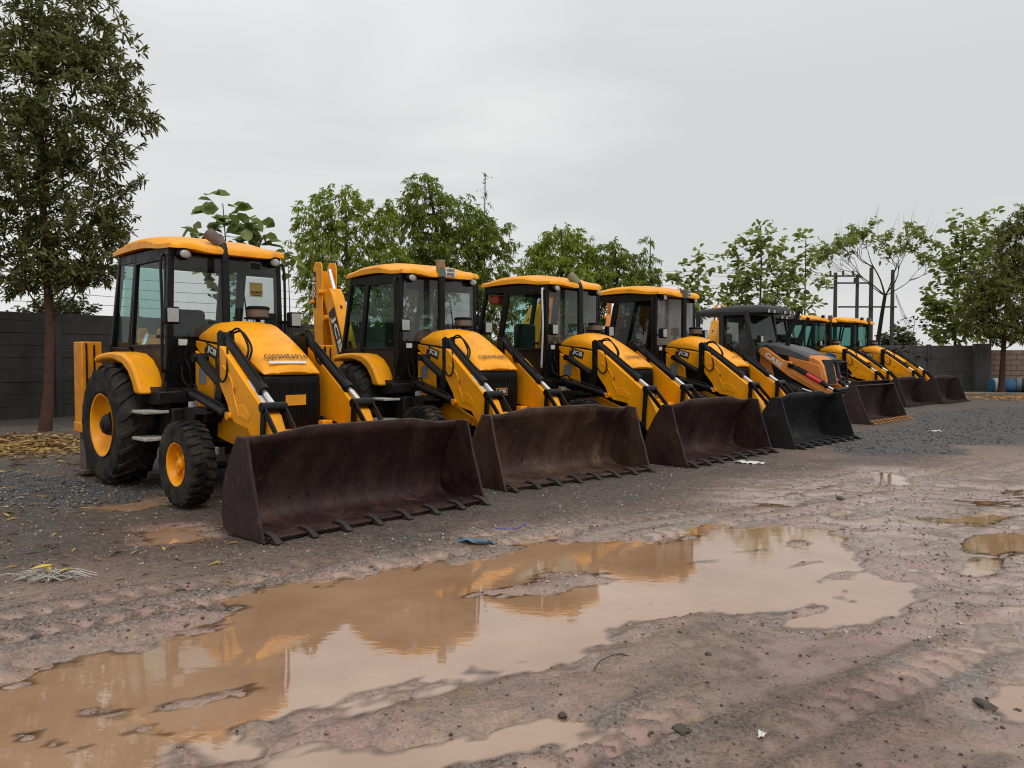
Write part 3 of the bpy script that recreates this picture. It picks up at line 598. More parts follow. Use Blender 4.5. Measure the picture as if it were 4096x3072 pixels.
# ------------------------------------------------------------------ black-roofed loaders
def make_dark_loader(paint, hood_top, bm, tm, arm_text, label, pose, guard=False):
    root = empty('backhoe_loader', (pose[0], pose[1], 0), pose[2]); tag(root, label, 'backhoe loader', G_ROW)
    MB().box(-.85, 1.2, -.42, .42, .48, .95).box(1.0, 2.5, -.33, .33, .55, 1.0).box(1.05, 2.5, -.33, .33, 1.0, 1.45).box(.3, 1.15, -.72, .72, .46, 1.0).build('chassis', GREASE, root, .012)
    wheels(root, GREY)
    for s in (-1, 1):
        MB().prism([(-.60, 1.48), (-.25, 1.56), (.05, 1.57), (.35, 1.54), (.58, 1.45), (.80, 1.15), (.66, 1.1), (.48, 1.34), (.05, 1.475), (-.60, 1.42)], s*.60, s*.965).build('fender', BLK, root, .02)
    # roof and cab
    rf = MB()
    def rp(u, v, top):
        x = -.64 + 2.0*u; y = .74*v*(1-.06*u); eu = abs(2*u-1); ev = abs(v)
        zb = 2.66 - .02*u
        return (x, y, zb + (.10*(1-.4*max(sm(.93, 1, ev), sm(.95, 1, eu))) + .075*(1-ev**4)*(1-eu**5) + .05*sm(.2, .5, u)) if top else zb)
    us = [0, .02, .06] + [i/12 for i in range(1, 12)] + [.95, .98, 1]; vs_ = [-1, -.97, -.93] + [i/6-1 for i in range(1, 12)] + [.93, .97, 1]; n, k = len(us), len(vs_)
    V = [rp(u, v, True) for u in us for v in vs_] + [rp(u, v, False) for u in us for v in vs_]; q = n*k
    F = [(i*k+j, (i+1)*k+j, (i+1)*k+j+1, i*k+j+1) for i in range(n-1) for j in range(k-1)]; F += [tuple(a+q for a in f)[::-1] for f in F]
    B = [i*k for i in range(n)] + [(n-1)*k+j for j in range(1, k)] + [i*k+k-1 for i in range(n-2, -1, -1)] + [j for j in range(k-2, 0, -1)]
    F += [(B[i], B[(i+1) % len(B)], B[(i+1) % len(B)]+q, B[i]+q) for i in range(len(B))]
    rf.add(V, F).build('roof', worn('dark_grey_plastic', (.035, .036, .038), (.06, .058, .055), .5, .4, 4., bmp=.03), root, ang=50)
    cf = MB()
    for s in (-1, 1):
        y = s*.70
        cf.bar((-.58, y, 1.5), (-.60, y, 2.70), .10, .08).bar((.12, y, 1.5), (.10, y, 2.70), .12, .08).bar((1.02, y, 1.0), (1.0, y, 1.72), .12, .08).bar((1.0, y, 1.70), (.80, y, 2.70), .11, .08)
        cf.bar((-.64, y, 2.64), (.86, y, 2.64), .1, .07).bar((-.6, y, 1.62), (1.0, y, 1.68), .14, .07); cf.prism([(-.6, 1.6), (1.0, 1.66), (1.0, 1.0), (.5, 1.0), (.35, 1.5), (-.6, 1.5)], y-.02, y+.02)
    cf.bar((.82, -.7, 2.64), (.82, .7, 2.64), .1, .06, (1, 0, 0)).box(.98, 1.03, -.66, .66, 1.0, 1.76).box(-.60, .8, -.66, .66, 2.60, 2.658).bar((-.6, -.7, 1.55), (-.6, .7, 1.55), .4, .06, (1, 0, 0)).build('cab_frame', worn('charcoal_cab_paint', (.022, .023, .024), (.06, .055, .05), .45, .4, 5., bmp=.03), root, .01)
    MB().add([(1.02, -.64, 1.78), (1.02, .64, 1.78), (.84, .62, 2.6), (.84, -.62, 2.6)], [(0, 1, 2, 3)]).build('windscreen', GLSG, root)
    for s in (-1, 1):
        pane([(.18, 1.72), (.93, 1.74), (.77, 2.6), (.16, 2.6)], s*.70).build('door_glass', GLSD if s > 0 else glassy('smoky_glass', (.34, .35, .33), 1.45, .2, (.03, .03, .03)), root)
        pane([(-.52, 1.70), (.05, 1.70), (.04, 2.6), (-.54, 2.6)], s*.70).build('rear_side_window', GLS, root)
        for y in (.30, .60): work_light(root, (1.33, s*y, 2.67), sq=True)
        head_light(root, s)
    MB().box(-.18, .30, -.25, .25, 1.42, 1.62).box(-.22, -.08, -.25, .25, 1.6, 2.15).build('seat', SEAT, root, .05)
    MB().prism([(.72, 1.2), (1.0, 1.5), (1.0, 1.8), (.8, 1.75), (.7, 1.55)], -.28, .28).build('dashboard', SEAT, root, .03)
    # hood: long dark top, painted sides and nose
    st = [(1.0, .42, 1.66, 1.86), (1.4, .42, 1.62, 1.87), (1.75, .42, 1.55, 1.80), (2.1, .41, 1.47, 1.66), (2.33, .40, 1.40, 1.56)]
    V = []
    for x, w, zs, zt in st:
        row = [(-w, zs), (-w, zt-.07), (-w+.06, zt-.01), (-.15, zt+.015), (0, zt+.02)]; row += [(-a, b) for a, b in row[-2::-1]]; V += [(x, y, z) for y, z in row]
    k = 9; F = [(i*k+j, (i+1)*k+j, (i+1)*k+j+1, i*k+j+1) for i in range(len(st)-1) for j in range(k-1)] + [tuple(range(k)), tuple(range((len(st)-1)*k, len(st)*k))] + [(i*k, i*k+k-1, (i+1)*k+k-1, (i+1)*k) for i in range(len(st)-1)]
    MB().add(V, F).build('hood', hood_top, root, ang=40)
    for s in (-1, 1):
        MB().prism([(1.80, 1.53), (2.30, 1.40), (2.60, 1.30), (2.72, .84), (2.30, .84), (1.95, 1.05)], s*.415, s*.37).build('hood_side', paint, root, .015)
        MB().prism([(1.05, 1.62), (1.30, 1.56), (1.45, .98), (1.05, .98)], s*.43, s*.39).build('side_plate', paint, root, .01)
        MB().prism([(1.3, 1.62), (1.85, 1.52), (1.95, .9), (1.4, .9)], s*.37, s*.34).build('engine_side_cover', GREASE, root)
    st = [(2.335, .40, 1.38, 1.555), (2.46, .40, 1.0, 1.53), (2.58, .39, .84, 1.46), (2.66, .36, .82, 1.30), (2.74, .33, .82, .95)]
    V = []
    for x, w, zs, zt in st:
        row = [(-w, zs), (-w, zt-.06), (-w+.06, zt-.005), (0, zt)]; row += [(-a, b) for a, b in row[-2::-1]]; V += [(x, y, z) for y, z in row]
    k = 7; F = [(i*k+j, (i+1)*k+j, (i+1)*k+j+1, i*k+j+1) for i in range(len(st)-1) for j in range(k-1)] + [tuple(range(k)), tuple(range((len(st)-1)*k, len(st)*k))] + [(i*k, i*k+k-1, (i+1)*k+k-1, (i+1)*k) for i in range(len(st)-1)]
    nose = MB().add(V, F).build('nose', paint if not guard else hood_top, root, ang=40)
    g = MB(); d = Vector((.15, 0, -.60)).normalized(); 
    g.add([(2.635, -.27, 1.44), (2.635, .27, 1.44), (2.775, .24, .86), (2.775, -.24, .86), (2.55, -.27, 1.44), (2.55, .27, 1.44), (2.70, .24, .86), (2.70, -.24, .86)], [(0, 1, 2, 3), (4, 7, 6, 5), (0, 4, 5, 1), (1, 5, 6, 2), (2, 6, 7, 3), (3, 7, 4, 0)]).build('grille', BLK2, nose, .01)
    if guard:
        gm = MB()
        for y in (-.36, .36): gm.tube([(2.62, y, 1.42), (2.86, y, 1.36), (2.90, y, .80), (2.70, y, .70)], .03, 8)
        gm.tube([(2.86, -.36, 1.36), (2.86, .36, 1.36)], .03, 8).tube([(2.90, -.36, .82), (2.90, .36, .82)], .03, 8).build('grille_guard', BLK, root)
    MB().tube([(1.72, -.28, 1.78), (1.76, -.26, 2.1), (1.98, -.20, 2.66)], [.06, .055, .05], 12).build('exhaust_pipe', BLK, root)
    p = (1.40, .1, 0); MB().rev([(.04, 1.85), (.04, 1.93), (.15, 1.94), (.15, 1.96), (.12, 1.97), (.12, 2.05), (.14, 2.06), (.13, 2.09), (.02, 2.10)], p).build('pre_cleaner', BLK2, root)
    for s in (-1, 1):
        a = MB().prism([(1.10, 1.74), (1.24, 1.76), (1.75, 1.42), (1.92, 1.40), (2.02, 1.26), (2.95, .70), (3.28, .45), (3.32, .32), (3.2, .26), (2.9, .50), (1.9, 1.02), (1.12, 1.58), (1.07, 1.66)], s*.56, s*.46).build('loader_arm', paint, root, .012)
        MB().prism([(1.95, 1.10), (2.9, .56), (3.1, .42), (3.12, .47), (2.9, .62), (1.95, 1.16)], s*.561, s*.575).build('stiffener', paint, a, .003)
        MB().tube([(1.92, s*.58, 1.30), (1.92, s*.44, 1.30)], .06, 12).build('pin', GREASE, a)
        ram(root, (1.96, s*.52, 1.28), (3.04, s*.52, .70), .84, .058, .03, band=RED)
        ram(root, (1.30, s*.60, 1.0), (2.5, s*.60, .66), .8, .05, .03, 'lift_ram')
        lv = MB()
        lv.tube([(3.04, s*.60, .71), (3.04, s*.45, .71)], .035, 10)
        for y in (s*.57, s*.47): lv.bar((3.04, y, .72), (3.0, y, .40), .06, .02).bar((3.05, y, .70), (3.35, y, .64), .06, .02)
        lv.build('tipping_link', BLK, root, .004)
        hose(MB(), [(1.16, s*.5, 1.76), (1.3, s*.47, 1.80), (1.5, s*.46, 1.62), (1.7, s*.5, 1.47)], .015).build('hose', BLK2, root); hose(MB(), [(1.1, s*.58, 1.3), (1.25, s*.62, 1.22), (1.4, s*.6, 1.1), (1.45, s*.58, .95)], .014).build('hose', BLK2, root)
        if arm_text and s < 0: text(arm_text, 'arm_lettering', a, (1.50, -.561, 1.44), (.62, 0, -.44), (.44, 0, .62), .125, LOGOW, .52)
        MB().box(-1.10, -.80, s*1.04, s*.80, .5, 1.6).box(-1.06, -.84, s*1.0, s*.84, .06, .5).build('stabiliser', paint, root, .012)
    MB().tube([(3.06, -.60, .72), (3.06, .60, .72)], .045, 12).build('cross_tube', BLK, root)
    MB().box(-1.06, -.86, -1.0, 1.0, .45, .98).build('rear_frame', GREASE, root, .01)
    bucket(root, bm, 10, tm, 1.19, False, 1)
    return root
L5 = make_dark_loader(TAN, GREY, PURP, TOOTHO, 'CASE', 'tan and grey backhoe loader with black roof and orange bucket teeth', POSE[4])
L6 = make_dark_loader(BLK, GREY, PURP, TOOTH, None, 'dark backhoe loader half hidden behind the tan one, with number plate on its roof', POSE[5], True)
add_boom(L5, 0, .6, swing=80, zs=.95); plate('blue_sticker', L5, (-1.0, 1.50, 2.62), (0, 1, 0), (0, 0, 1), .14, .28, BLUE)
roof_plate(L6, -.2, ('GJ03', 'HE'), 1.40, 2.78)
for c in kids(L6, 'windscreen'): set_mat(c, GLS)
for c in [kids(L2, 'bucket')[0]]+kids(kids(L2, 'bucket')[0], 'side_plate')+kids(kids(L2, 'bucket')[0], 'cutting_edge'): set_mat(c, RUST2)
# the fourth loader's bucket is black and carries more teeth
b = kids(L4, 'bucket')[0]
for c in [b] + list(b.children):
    set_mat(c, DARKB)
# ------------------------------------------------------------------ ground, mud and water
MAIN = [(-1.91,2.86),(-2.3,2.5),(-3.2,2.5),(-2.75,3.64),(-2.44,3.66),(-2.32,3.66),(-2.35,3.79),(-2.23,3.87),(-2.18,4.0),(-2.01,4.04),(-1.89,4.16),(-1.83,4.3),(-1.72,4.36),(-1.7,4.62),(-1.72,4.96),(-1.62,5.22),(-1.44,5.27),(-1.06,5.41),(-.87,5.65),(-.7,5.62),(-.55,5.85),(-.37,5.78),(-.04,6.09),(0,6.54),(.3,6.61),(.66,6.54),(.98,6.63),(1.24,6.54),(1.5,6.72),(1.63,7.0),(1.86,7.15),(2.05,7.1),(2.58,7.12),(2.77,6.95),(2.73,6.45),(2.57,5.99),(2.57,5.58),(2.59,5.4),(2.76,5.28),(2.66,5.07),(2.41,4.77),(2.07,4.53),(1.64,4.48),(1.53,4.57),(1.38,4.68),(1.31,4.89),(.93,4.73),(.61,4.51),(.45,4.39),(.52,4.2),(.41,4.06),(.33,3.93),(.07,3.86),(0,3.83),(-.13,3.79),(-.28,3.68),(-.43,3.64),(-.55,3.58),(-.69,3.5),(-.81,3.4),(-.95,3.33),(-1.0,3.27),(-1.11,3.25),(-1.15,3.18),(-1.1,3.12),(-1.03,3.01),(-1.19,2.99),(-1.23,3.05),(-1.34,3.07),(-1.36,3.01),(-1.26,2.86)]
ISL = [[(-.31,5.03),(-.16,5.24),(0,5.3),(.26,5.63),(.52,5.66),(.67,5.46),(.78,5.37),(.65,5.26),(.4,5.2),(.21,5.15),(0,5.1)],[(-1.86,3.36),(-1.69,3.38),(-1.52,3.23),(-1.41,3.12),(-1.56,3.19),(-1.74,3.27)],[(-2.05,3.16),(-1.96,3.19),(-1.75,3.1),(-1.71,3.03),(-1.86,3.05)],[(-1.56,3.41),(-1.42,3.53),(-1.25,3.61),(-1.3,3.56),(-1.42,3.45)],[(1.61,5.12),(2.07,5.4),(2.48,5.68),(2.54,5.61),(2.13,5.34),(1.75,5.17)],[(1.44,5.85),(1.57,6.02),(1.64,5.99),(1.49,5.85)],[(2.29,6.54),(2.48,6.57),(2.54,6.45),(2.33,6.33)],[(2.03,5.71),(2.22,5.88),(2.33,5.85),(2.19,5.74)],[(1.78,6.17),(2.03,6.25),(2.02,6.1),(1.87,6.1)],[(1.57,4.64),(1.73,4.73),(1.91,4.84),(1.9,4.8),(1.69,4.62)],[(2.13,4.99),(2.23,5.04),(2.16,4.92)],[(1.34,4.94),(1.5,5.08),(1.53,5.04),(1.35,4.89)]]
P2 = [(-1.05,2.86),(-.98,2.91),(-.85,2.98),(-.47,3.01),(-.29,3.07),(-.01,3.12),(.15,3.19),(.43,3.22),(.43,3.15),(.29,3.09),(0,2.99),(-.28,2.94),(-.62,2.86)]
SMALL = [[(3.86,6.63),(4.15,6.76),(4.6,6.7),(4.17,6.29),(3.79,6.17),(3.75,6.37)],[(3.42,5.78),(3.65,5.92),(3.46,5.58),(3.31,5.52)],[(-3.32,6.88),(-3.1,7.02),(-2.79,6.88),(-2.57,6.7),(-2.65,6.48),(-2.92,6.44)],[(-4.31,8.08),(-4.16,8.21),(-3.74,8.48),(-3.74,8.21),(-3.89,7.77)],[(2.3,3.71),(2.43,3.64),(2.22,3.32),(2.19,3.44)],[(4.4,9.5),(5.0,10.5),(5.1,10.1),(4.8,9.4)],[(4.0,7.4),(4.5,7.7),(4.9,7.6),(4.4,7.25)],[(3.0,7.6),(3.4,8.0),(3.6,7.9),(3.2,7.5)]]
def sdist(P, x, y):
    P = np.array(P, float); d = np.full(x.shape, 1e9); ins = np.zeros(x.shape, bool); n = len(P)
    for i in range(n):
        a = P[i]; b = P[(i+1) % n]; e = b-a; wx = x-a[0]; wy = y-a[1]
        t = np.clip((wx*e[0]+wy*e[1])/(e@e), 0, 1); d = np.minimum(d, (wx-e[0]*t)**2+(wy-e[1]*t)**2)
        if a[1] != b[1]:
            c = ((a[1] > y) != (b[1] > y)) & (x < (b[0]-a[0])*(y-a[1])/(b[1]-a[1])+a[0]); ins ^= c
    d = np.sqrt(d); return np.where(ins, -d, d)
_T = np.random.default_rng(5).random((256, 256))
def vn(x, y):
    xi = np.floor(x).astype(int); yi = np.floor(y).astype(int); fx = x-xi; fy = y-yi; fx = fx*fx*(3-2*fx); fy = fy*fy*(3-2*fy)
    g = lambda a, b: _T[a & 255, b & 255]
    return (g(xi, yi)*(1-fx)+g(xi+1, yi)*fx)*(1-fy)+(g(xi, yi+1)*(1-fx)+g(xi+1, yi+1)*fx)*fy - .5
def fbm(x, y, o=4, gain=.5):
    r = 0; a = 1.; 
    for i in range(o): r = r+a*vn(x+17.3*i, y+9.1*i); x = x*2.03; y = y*2.03; a *= gain
    return r
WATER = -.055
ca, sa = math.cos(R(36)), math.sin(R(36))
def sstep(a, b, x): t = np.clip((x-a)/(b-a), 0, 1); return t*t*(3-2*t)
def ground(x, y):
    near = (x > -9) & (x < 9) & (y > -1) & (y < 14)
    sd = np.full(x.shape, 3.); xn = x[near]; yn = y[near]
    s = np.minimum(sdist(MAIN, xn, yn), sdist(P2, xn, yn))
    for p in SMALL: s = np.minimum(s, sdist(p, xn, yn))
    for p in ISL: s = np.maximum(s, -sdist(p, xn, yn))
    u = xn*ca+yn*sa; v = -xn*sa+yn*ca
    s = s + .19*fbm(u*1.6, v*5.5, 4, .6) + .09*fbm(xn*9, yn*9, 2) + .06*fbm(xn*24, yn*24, 2) - .055
    sd[near] = s
    u = x*ca+y*sa; v = -x*sa+y*ca
    fore = 1-sstep(5.6, 9.5, y-.55*x+.8)         # soft wet mud towards the camera
    right = sstep(1.6, 2.8, x)*(1-sstep(8.5, 11, y))*sstep(3.2, 4.4, y)
    z0 = z = WATER + .028*np.tanh(sd/.11) + .027*(1-np.exp(-np.maximum(sd, 0)/.7))
    amp = sstep(-.05, .5, sd)
    z = z + amp*(.020*fbm(u*.9, v*3.2, 4)*fore + .016*fbm(x*.8, y*.8, 3)*(1-fore))
    # ruts left by tyres, with lug marks along them
    for off, k in ((1.6, .8), (1.95, .9), (2.32, 1.), (2.68, 1.2), (3.05, 1.), (3.38, 1.), (4.55, .6), (5.08, 1.), (5.42, .9), (1.0, .7), (.6, .7)):
        vv = v-off-.12*np.sin(u*.7+off)-.15*fbm(u*.5, u*.5+off, 2)
        band = np.exp(-(vv/.10)**2); lug = sstep(-.55, .55, np.sin(2*math.pi*(u/.165+ .35*np.abs(vv)/.1)))
        brk = sstep(-.12, .15, fbm(u*.6+off*3, v*.4, 2))
        z = z + k*brk*(band*(-.024+.034*lug) + .026*np.exp(-((np.abs(vv)-.16)/.05)**2))*sstep(-.25, .1, sd)*(.35+.65*fore)
    clod = fbm(x*6, y*6, 4, .6); z = z + amp*.012*np.maximum(clod-.05, 0)*(1+1.2*right)
    rt = right*amp*(.050*fbm(x*1.2+3+.4*fbm(y*2, x*2, 2), y*3.2+.5*fbm(x*2+9, y*2, 2), 4) - .038); z = z + rt; z0 = z0 + .72*rt
    z = z + .006*fbm(x*17, y*17, 3, .6)*sstep(-.03, .1, sd) + .012*fbm(x*.25, y*.25, 2)*sstep(9, 13, y)
    return z, sd, fore, right, z-z0
def lines(lo, hi, dl, dh, step, g=1.09):
    a = list(np.arange(dl, dh+1e-6, step)); s = step; p = dh
    while p < hi: s *= g; p += s; a.append(p)
    s = step; p = dl; b = []
    while p > lo: s *= g; p -= s; b.append(p)
    return np.array(b[::-1]+a)
gx = lines(-380, 380, -6.0, 6.6, .029); gy = lines(-40, 420, 2.4, 11.4, .029)
XX, YY = np.meshgrid(gx, gy, indexing='ij'); ZZ, SD, FORE, RIGHT, REL = ground(XX, YY)
far = sstep(60, 90, np.hypot(XX, YY)); ZZ = ZZ*(1-far)
nX, nY = len(gx), len(gy)
def ground_z(x, y):
    i = min(max(int(np.searchsorted(gx, x))-1, 0), nX-2); j = min(max(int(np.searchsorted(gy, y))-1, 0), nY-2)
    a = (x-gx[i])/(gx[i+1]-gx[i]); b = (y-gy[j])/(gy[j+1]-gy[j])
    return float((ZZ[i, j]*(1-a)+ZZ[i+1, j]*a)*(1-b)+(ZZ[i, j+1]*(1-a)+ZZ[i+1, j+1]*a)*b)
GRAV = [[(6.4,14.6),(10.3,19.6),(12.93,22.3),(17.5,24.0),(12.0,14.2),(7.6,12.84),(5.46,11.81),(5.0,12.3)],[(-7.5,10.14),(-6.6,10.57),(-5.6,10.35),(-4.2,9.04),(-4.0,8.29),(-4.54,8.02),(-4.79,7.66),(-6.5,7.0)]]
gm = (XX > -12) & (XX < 20) & (YY > 5) & (YY < 27); gsd = np.full(XX.shape, 5.)
gg = np.minimum(sdist(GRAV[0], XX[gm], YY[gm]), sdist(GRAV[1], XX[gm], YY[gm])) + 1.1*fbm(XX[gm]*.9, YY[gm]*.9, 4); gsd[gm] = gg
GR = sstep(.25, -.25, gsd)
NOI = fbm(XX*.7, YY*.7, 4)
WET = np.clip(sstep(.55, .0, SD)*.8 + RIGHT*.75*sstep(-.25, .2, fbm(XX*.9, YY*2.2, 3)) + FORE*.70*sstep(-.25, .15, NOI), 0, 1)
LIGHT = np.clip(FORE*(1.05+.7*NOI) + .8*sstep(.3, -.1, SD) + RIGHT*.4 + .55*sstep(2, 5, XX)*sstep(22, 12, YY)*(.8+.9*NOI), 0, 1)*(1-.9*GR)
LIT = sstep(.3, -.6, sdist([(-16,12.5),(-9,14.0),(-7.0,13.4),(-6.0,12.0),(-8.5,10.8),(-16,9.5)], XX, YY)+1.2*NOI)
idx = np.arange(nX*nY).reshape(nX, nY)
F = np.stack([idx[:-1, :-1], idx[1:, :-1], idx[1:, 1:], idx[:-1, 1:]], -1).reshape(-1, 4)
V = np.stack([XX, YY, ZZ], -1).reshape(-1, 3)

m, nt, b, out = nmat('wet_earth')
at = N(nt, 'ShaderNodeAttribute', attribute_name='soil'); sp = N(nt, 'ShaderNodeSeparateColor'); nt.links.new(at.outputs['Color'], sp.inputs[0])
wet, lig, grv = sp.outputs[0], sp.outputs[1], sp.outputs[2]; lit = at.outputs['Alpha']
co = coords(nt); n1 = noise(nt, co, .9, 8, .62); n2 = noise(nt, co, 6., 8, .68); n3 = noise(nt, co, 55., 6, .75); n4 = noise(nt, co, 220., 3, .7)
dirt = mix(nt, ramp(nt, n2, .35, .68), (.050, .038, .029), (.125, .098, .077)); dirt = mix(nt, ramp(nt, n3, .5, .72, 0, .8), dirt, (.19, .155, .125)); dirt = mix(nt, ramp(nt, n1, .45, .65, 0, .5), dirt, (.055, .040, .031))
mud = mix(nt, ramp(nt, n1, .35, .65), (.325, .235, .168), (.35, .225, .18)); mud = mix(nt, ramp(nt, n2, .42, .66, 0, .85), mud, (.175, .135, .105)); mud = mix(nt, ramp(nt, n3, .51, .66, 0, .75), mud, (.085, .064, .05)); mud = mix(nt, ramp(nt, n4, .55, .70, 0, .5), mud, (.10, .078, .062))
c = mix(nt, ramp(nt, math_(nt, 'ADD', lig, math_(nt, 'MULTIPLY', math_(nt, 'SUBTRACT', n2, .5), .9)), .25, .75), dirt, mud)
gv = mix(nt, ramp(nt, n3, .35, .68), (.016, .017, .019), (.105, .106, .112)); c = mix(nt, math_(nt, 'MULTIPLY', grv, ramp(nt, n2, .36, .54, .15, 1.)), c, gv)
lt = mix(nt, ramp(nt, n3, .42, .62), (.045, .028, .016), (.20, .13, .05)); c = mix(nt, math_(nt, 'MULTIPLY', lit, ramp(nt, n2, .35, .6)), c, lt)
vo = N(nt, 'ShaderNodeTexVoronoi'); vo.inputs['Scale'].default_value = 52.; nt.links.new(co, vo.inputs['Vector']); sv = N(nt, 'ShaderNodeSeparateColor'); nt.links.new(vo.outputs['Color'], sv.inputs[0])
gr = math_(nt, 'MULTIPLY', ramp(nt, vo.outputs['Distance'], .16, .24, 1, 0), ramp(nt, sv.outputs[0], .80, .83)); c = mix(nt, math_(nt, 'MULTIPLY', gr, .55), c, (.42, .38, .33))
dk = math_(nt, 'MULTIPLY', ramp(nt, vo.outputs['Distance'], .2, .3, 1, 0), ramp(nt, sv.outputs[1], .82, .85)); c = mix(nt, math_(nt, 'MULTIPLY', dk, .7), c, (.025, .021, .019))
c = mix(nt, math_(nt, 'MULTIPLY', wet, .22), c, (.12, .085, .062))
nt.links.new(c, b.inputs['Base Color'])
rg = math_(nt, 'SUBTRACT', math_(nt, 'ADD', .64, math_(nt, 'MULTIPLY', math_(nt, 'SUBTRACT', n3, .5), .7)), math_(nt, 'MULTIPLY', wet, .42)); nt.links.new(rg, b.inputs['Roughness']); nt.links.new(math_(nt, 'MULTIPLY', wet, ramp(nt, n2, .40, .60, .1, .9)), b.inputs['Coat Weight']); b.inputs['Coat Roughness'].default_value = .12; b.inputs['Coat IOR'].default_value = 1.4; bc = N(nt, 'ShaderNodeBump'); bc.inputs['Distance'].default_value = .02; bc.inputs['Strength'].default_value = .25; nt.links.new(n2, bc.inputs['Height']); nt.links.new(bc.outputs[0], b.inputs['Coat Normal'])
hh = math_(nt, 'ADD', math_(nt, 'MULTIPLY', n2, .55), math_(nt, 'ADD', math_(nt, 'MULTIPLY', n3, .6), math_(nt, 'MULTIPLY', n4, .25)))
bp = N(nt, 'ShaderNodeBump'); bp.inputs['Distance'].default_value = .03; nt.links.new(hh, bp.inputs['Height']); nt.links.new(math_(nt, 'SUBTRACT', .85, math_(nt, 'MULTIPLY', wet, .5)), bp.inputs['Strength']); nt.links.new(bp.outputs[0], b.inputs['Normal'])
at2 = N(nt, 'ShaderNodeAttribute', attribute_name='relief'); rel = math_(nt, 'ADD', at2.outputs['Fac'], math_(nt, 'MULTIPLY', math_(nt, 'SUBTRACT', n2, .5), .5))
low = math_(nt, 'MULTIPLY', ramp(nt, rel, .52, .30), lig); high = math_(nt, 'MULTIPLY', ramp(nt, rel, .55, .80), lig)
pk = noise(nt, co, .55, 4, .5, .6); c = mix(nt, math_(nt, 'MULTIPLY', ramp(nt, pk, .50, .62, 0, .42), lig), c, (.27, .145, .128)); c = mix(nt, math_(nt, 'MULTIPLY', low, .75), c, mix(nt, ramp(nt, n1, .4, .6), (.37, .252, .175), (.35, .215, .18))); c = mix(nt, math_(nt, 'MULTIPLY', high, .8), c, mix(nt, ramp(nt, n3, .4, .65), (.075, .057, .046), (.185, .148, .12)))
n5 = noise(nt, co, 24., 6, .7); hv = N(nt, 'ShaderNodeHueSaturation'); nt.links.new(c, hv.inputs['Color']); gn = math_(nt, 'MULTIPLY', ramp(nt, n3, .40, .62, .52, 1.42), ramp(nt, n5, .38, .62, .74, 1.22)); gn = math_(nt, 'ADD', math_(nt, 'MULTIPLY', gn, math_(nt, 'SUBTRACT', 1., math_(nt, 'MULTIPLY', low, .6))), math_(nt, 'MULTIPLY', low, .6)); nt.links.new(gn, hv.inputs['Value']); hv.inputs['Saturation'].default_value = 1.08; c = hv.outputs[0]
nt.links.new(c, b.inputs['Base Color']); nt.links.new(math_(nt, 'SUBTRACT', rg, math_(nt, 'MULTIPLY', low, .25)), b.inputs['Roughness'])
cw = b.inputs['Coat Weight'].links[0].from_socket; nt.links.new(math_(nt, 'MAXIMUM', cw, math_(nt, 'MULTIPLY', low, .8)), b.inputs['Coat Weight'])
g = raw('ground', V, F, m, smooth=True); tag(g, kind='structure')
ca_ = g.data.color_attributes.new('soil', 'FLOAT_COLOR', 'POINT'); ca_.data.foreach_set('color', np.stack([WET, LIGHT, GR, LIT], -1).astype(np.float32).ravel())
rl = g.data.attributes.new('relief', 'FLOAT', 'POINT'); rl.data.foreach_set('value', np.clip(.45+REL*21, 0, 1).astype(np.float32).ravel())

m, nt, b, out = nmat('muddy_water'); co = coords(nt); n1 = noise(nt, co, 1.1, 6, .6); n2 = noise(nt, co, 14., 3, .5)
nt.links.new(mix(nt, ramp(nt, n1, .35, .7), (.29, .165, .088), (.40, .25, .155)), b.inputs['Base Color']); b.inputs['Roughness'].default_value = .025; b.inputs['IOR'].default_value = 2.2
mp = N(nt, 'ShaderNodeMapping'); mp.inputs['Scale'].default_value = (1., 2.2, 1.); nt.links.new(co, mp.inputs[0]); bump(nt, b, noise(nt, mp.outputs[0], 9., 3, .5), .035, .01)
wx = np.arange(-5.2, 6.6, .045); wy = np.arange(1.5, 12.01, .045); WX, WY = np.meshgrid(wx, wy, indexing='ij'); ii = np.arange(WX.size).reshape(WX.shape)
g = raw('puddle_water', np.stack([WX, WY, np.full(WX.shape, WATER)], -1).reshape(-1, 3), np.stack([ii[:-1, :-1], ii[1:, :-1], ii[1:, 1:], ii[:-1, 1:]], -1).reshape(-1, 4), m, smooth=True); tag(g, kind='structure')
dp = g.data.attributes.new('depth', 'FLOAT', 'POINT'); dp.data.foreach_set('value', np.maximum(0, WATER-ground(WX, WY)[0]).astype(np.float32).ravel())
tr_ = N(nt, 'ShaderNodeBsdfTransparent'); tr_.inputs[0].default_value = (.93, .86, .76, 1); gl_ = N(nt, 'ShaderNodeBsdfGlossy'); gl_.inputs['Roughness'].default_value = .03; fr_ = N(nt, 'ShaderNodeFresnel'); fr_.inputs[0].default_value = 1.6
nt.links.new(b.inputs['Normal'].links[0].from_socket, gl_.inputs['Normal'])
m1 = N(nt, 'ShaderNodeMixShader'); nt.links.new(fr_.outputs[0], m1.inputs[0]); nt.links.new(tr_.outputs[0], m1.inputs[1]); nt.links.new(gl_.outputs[0], m1.inputs[2])
ad = N(nt, 'ShaderNodeAttribute', attribute_name='depth'); m2 = N(nt, 'ShaderNodeMixShader'); nt.links.new(ramp(nt, math_(nt, 'ADD', ad.outputs['Fac'], math_(nt, 'MULTIPLY', math_(nt, 'SUBTRACT', n1, .5), .012)), .0, .014), m2.inputs[0]); nt.links.new(m1.outputs[0], m2.inputs[1]); nt.links.new(b.outputs[0], m2.inputs[2]); nt.links.new(m2.outputs[0], out.inputs[0])

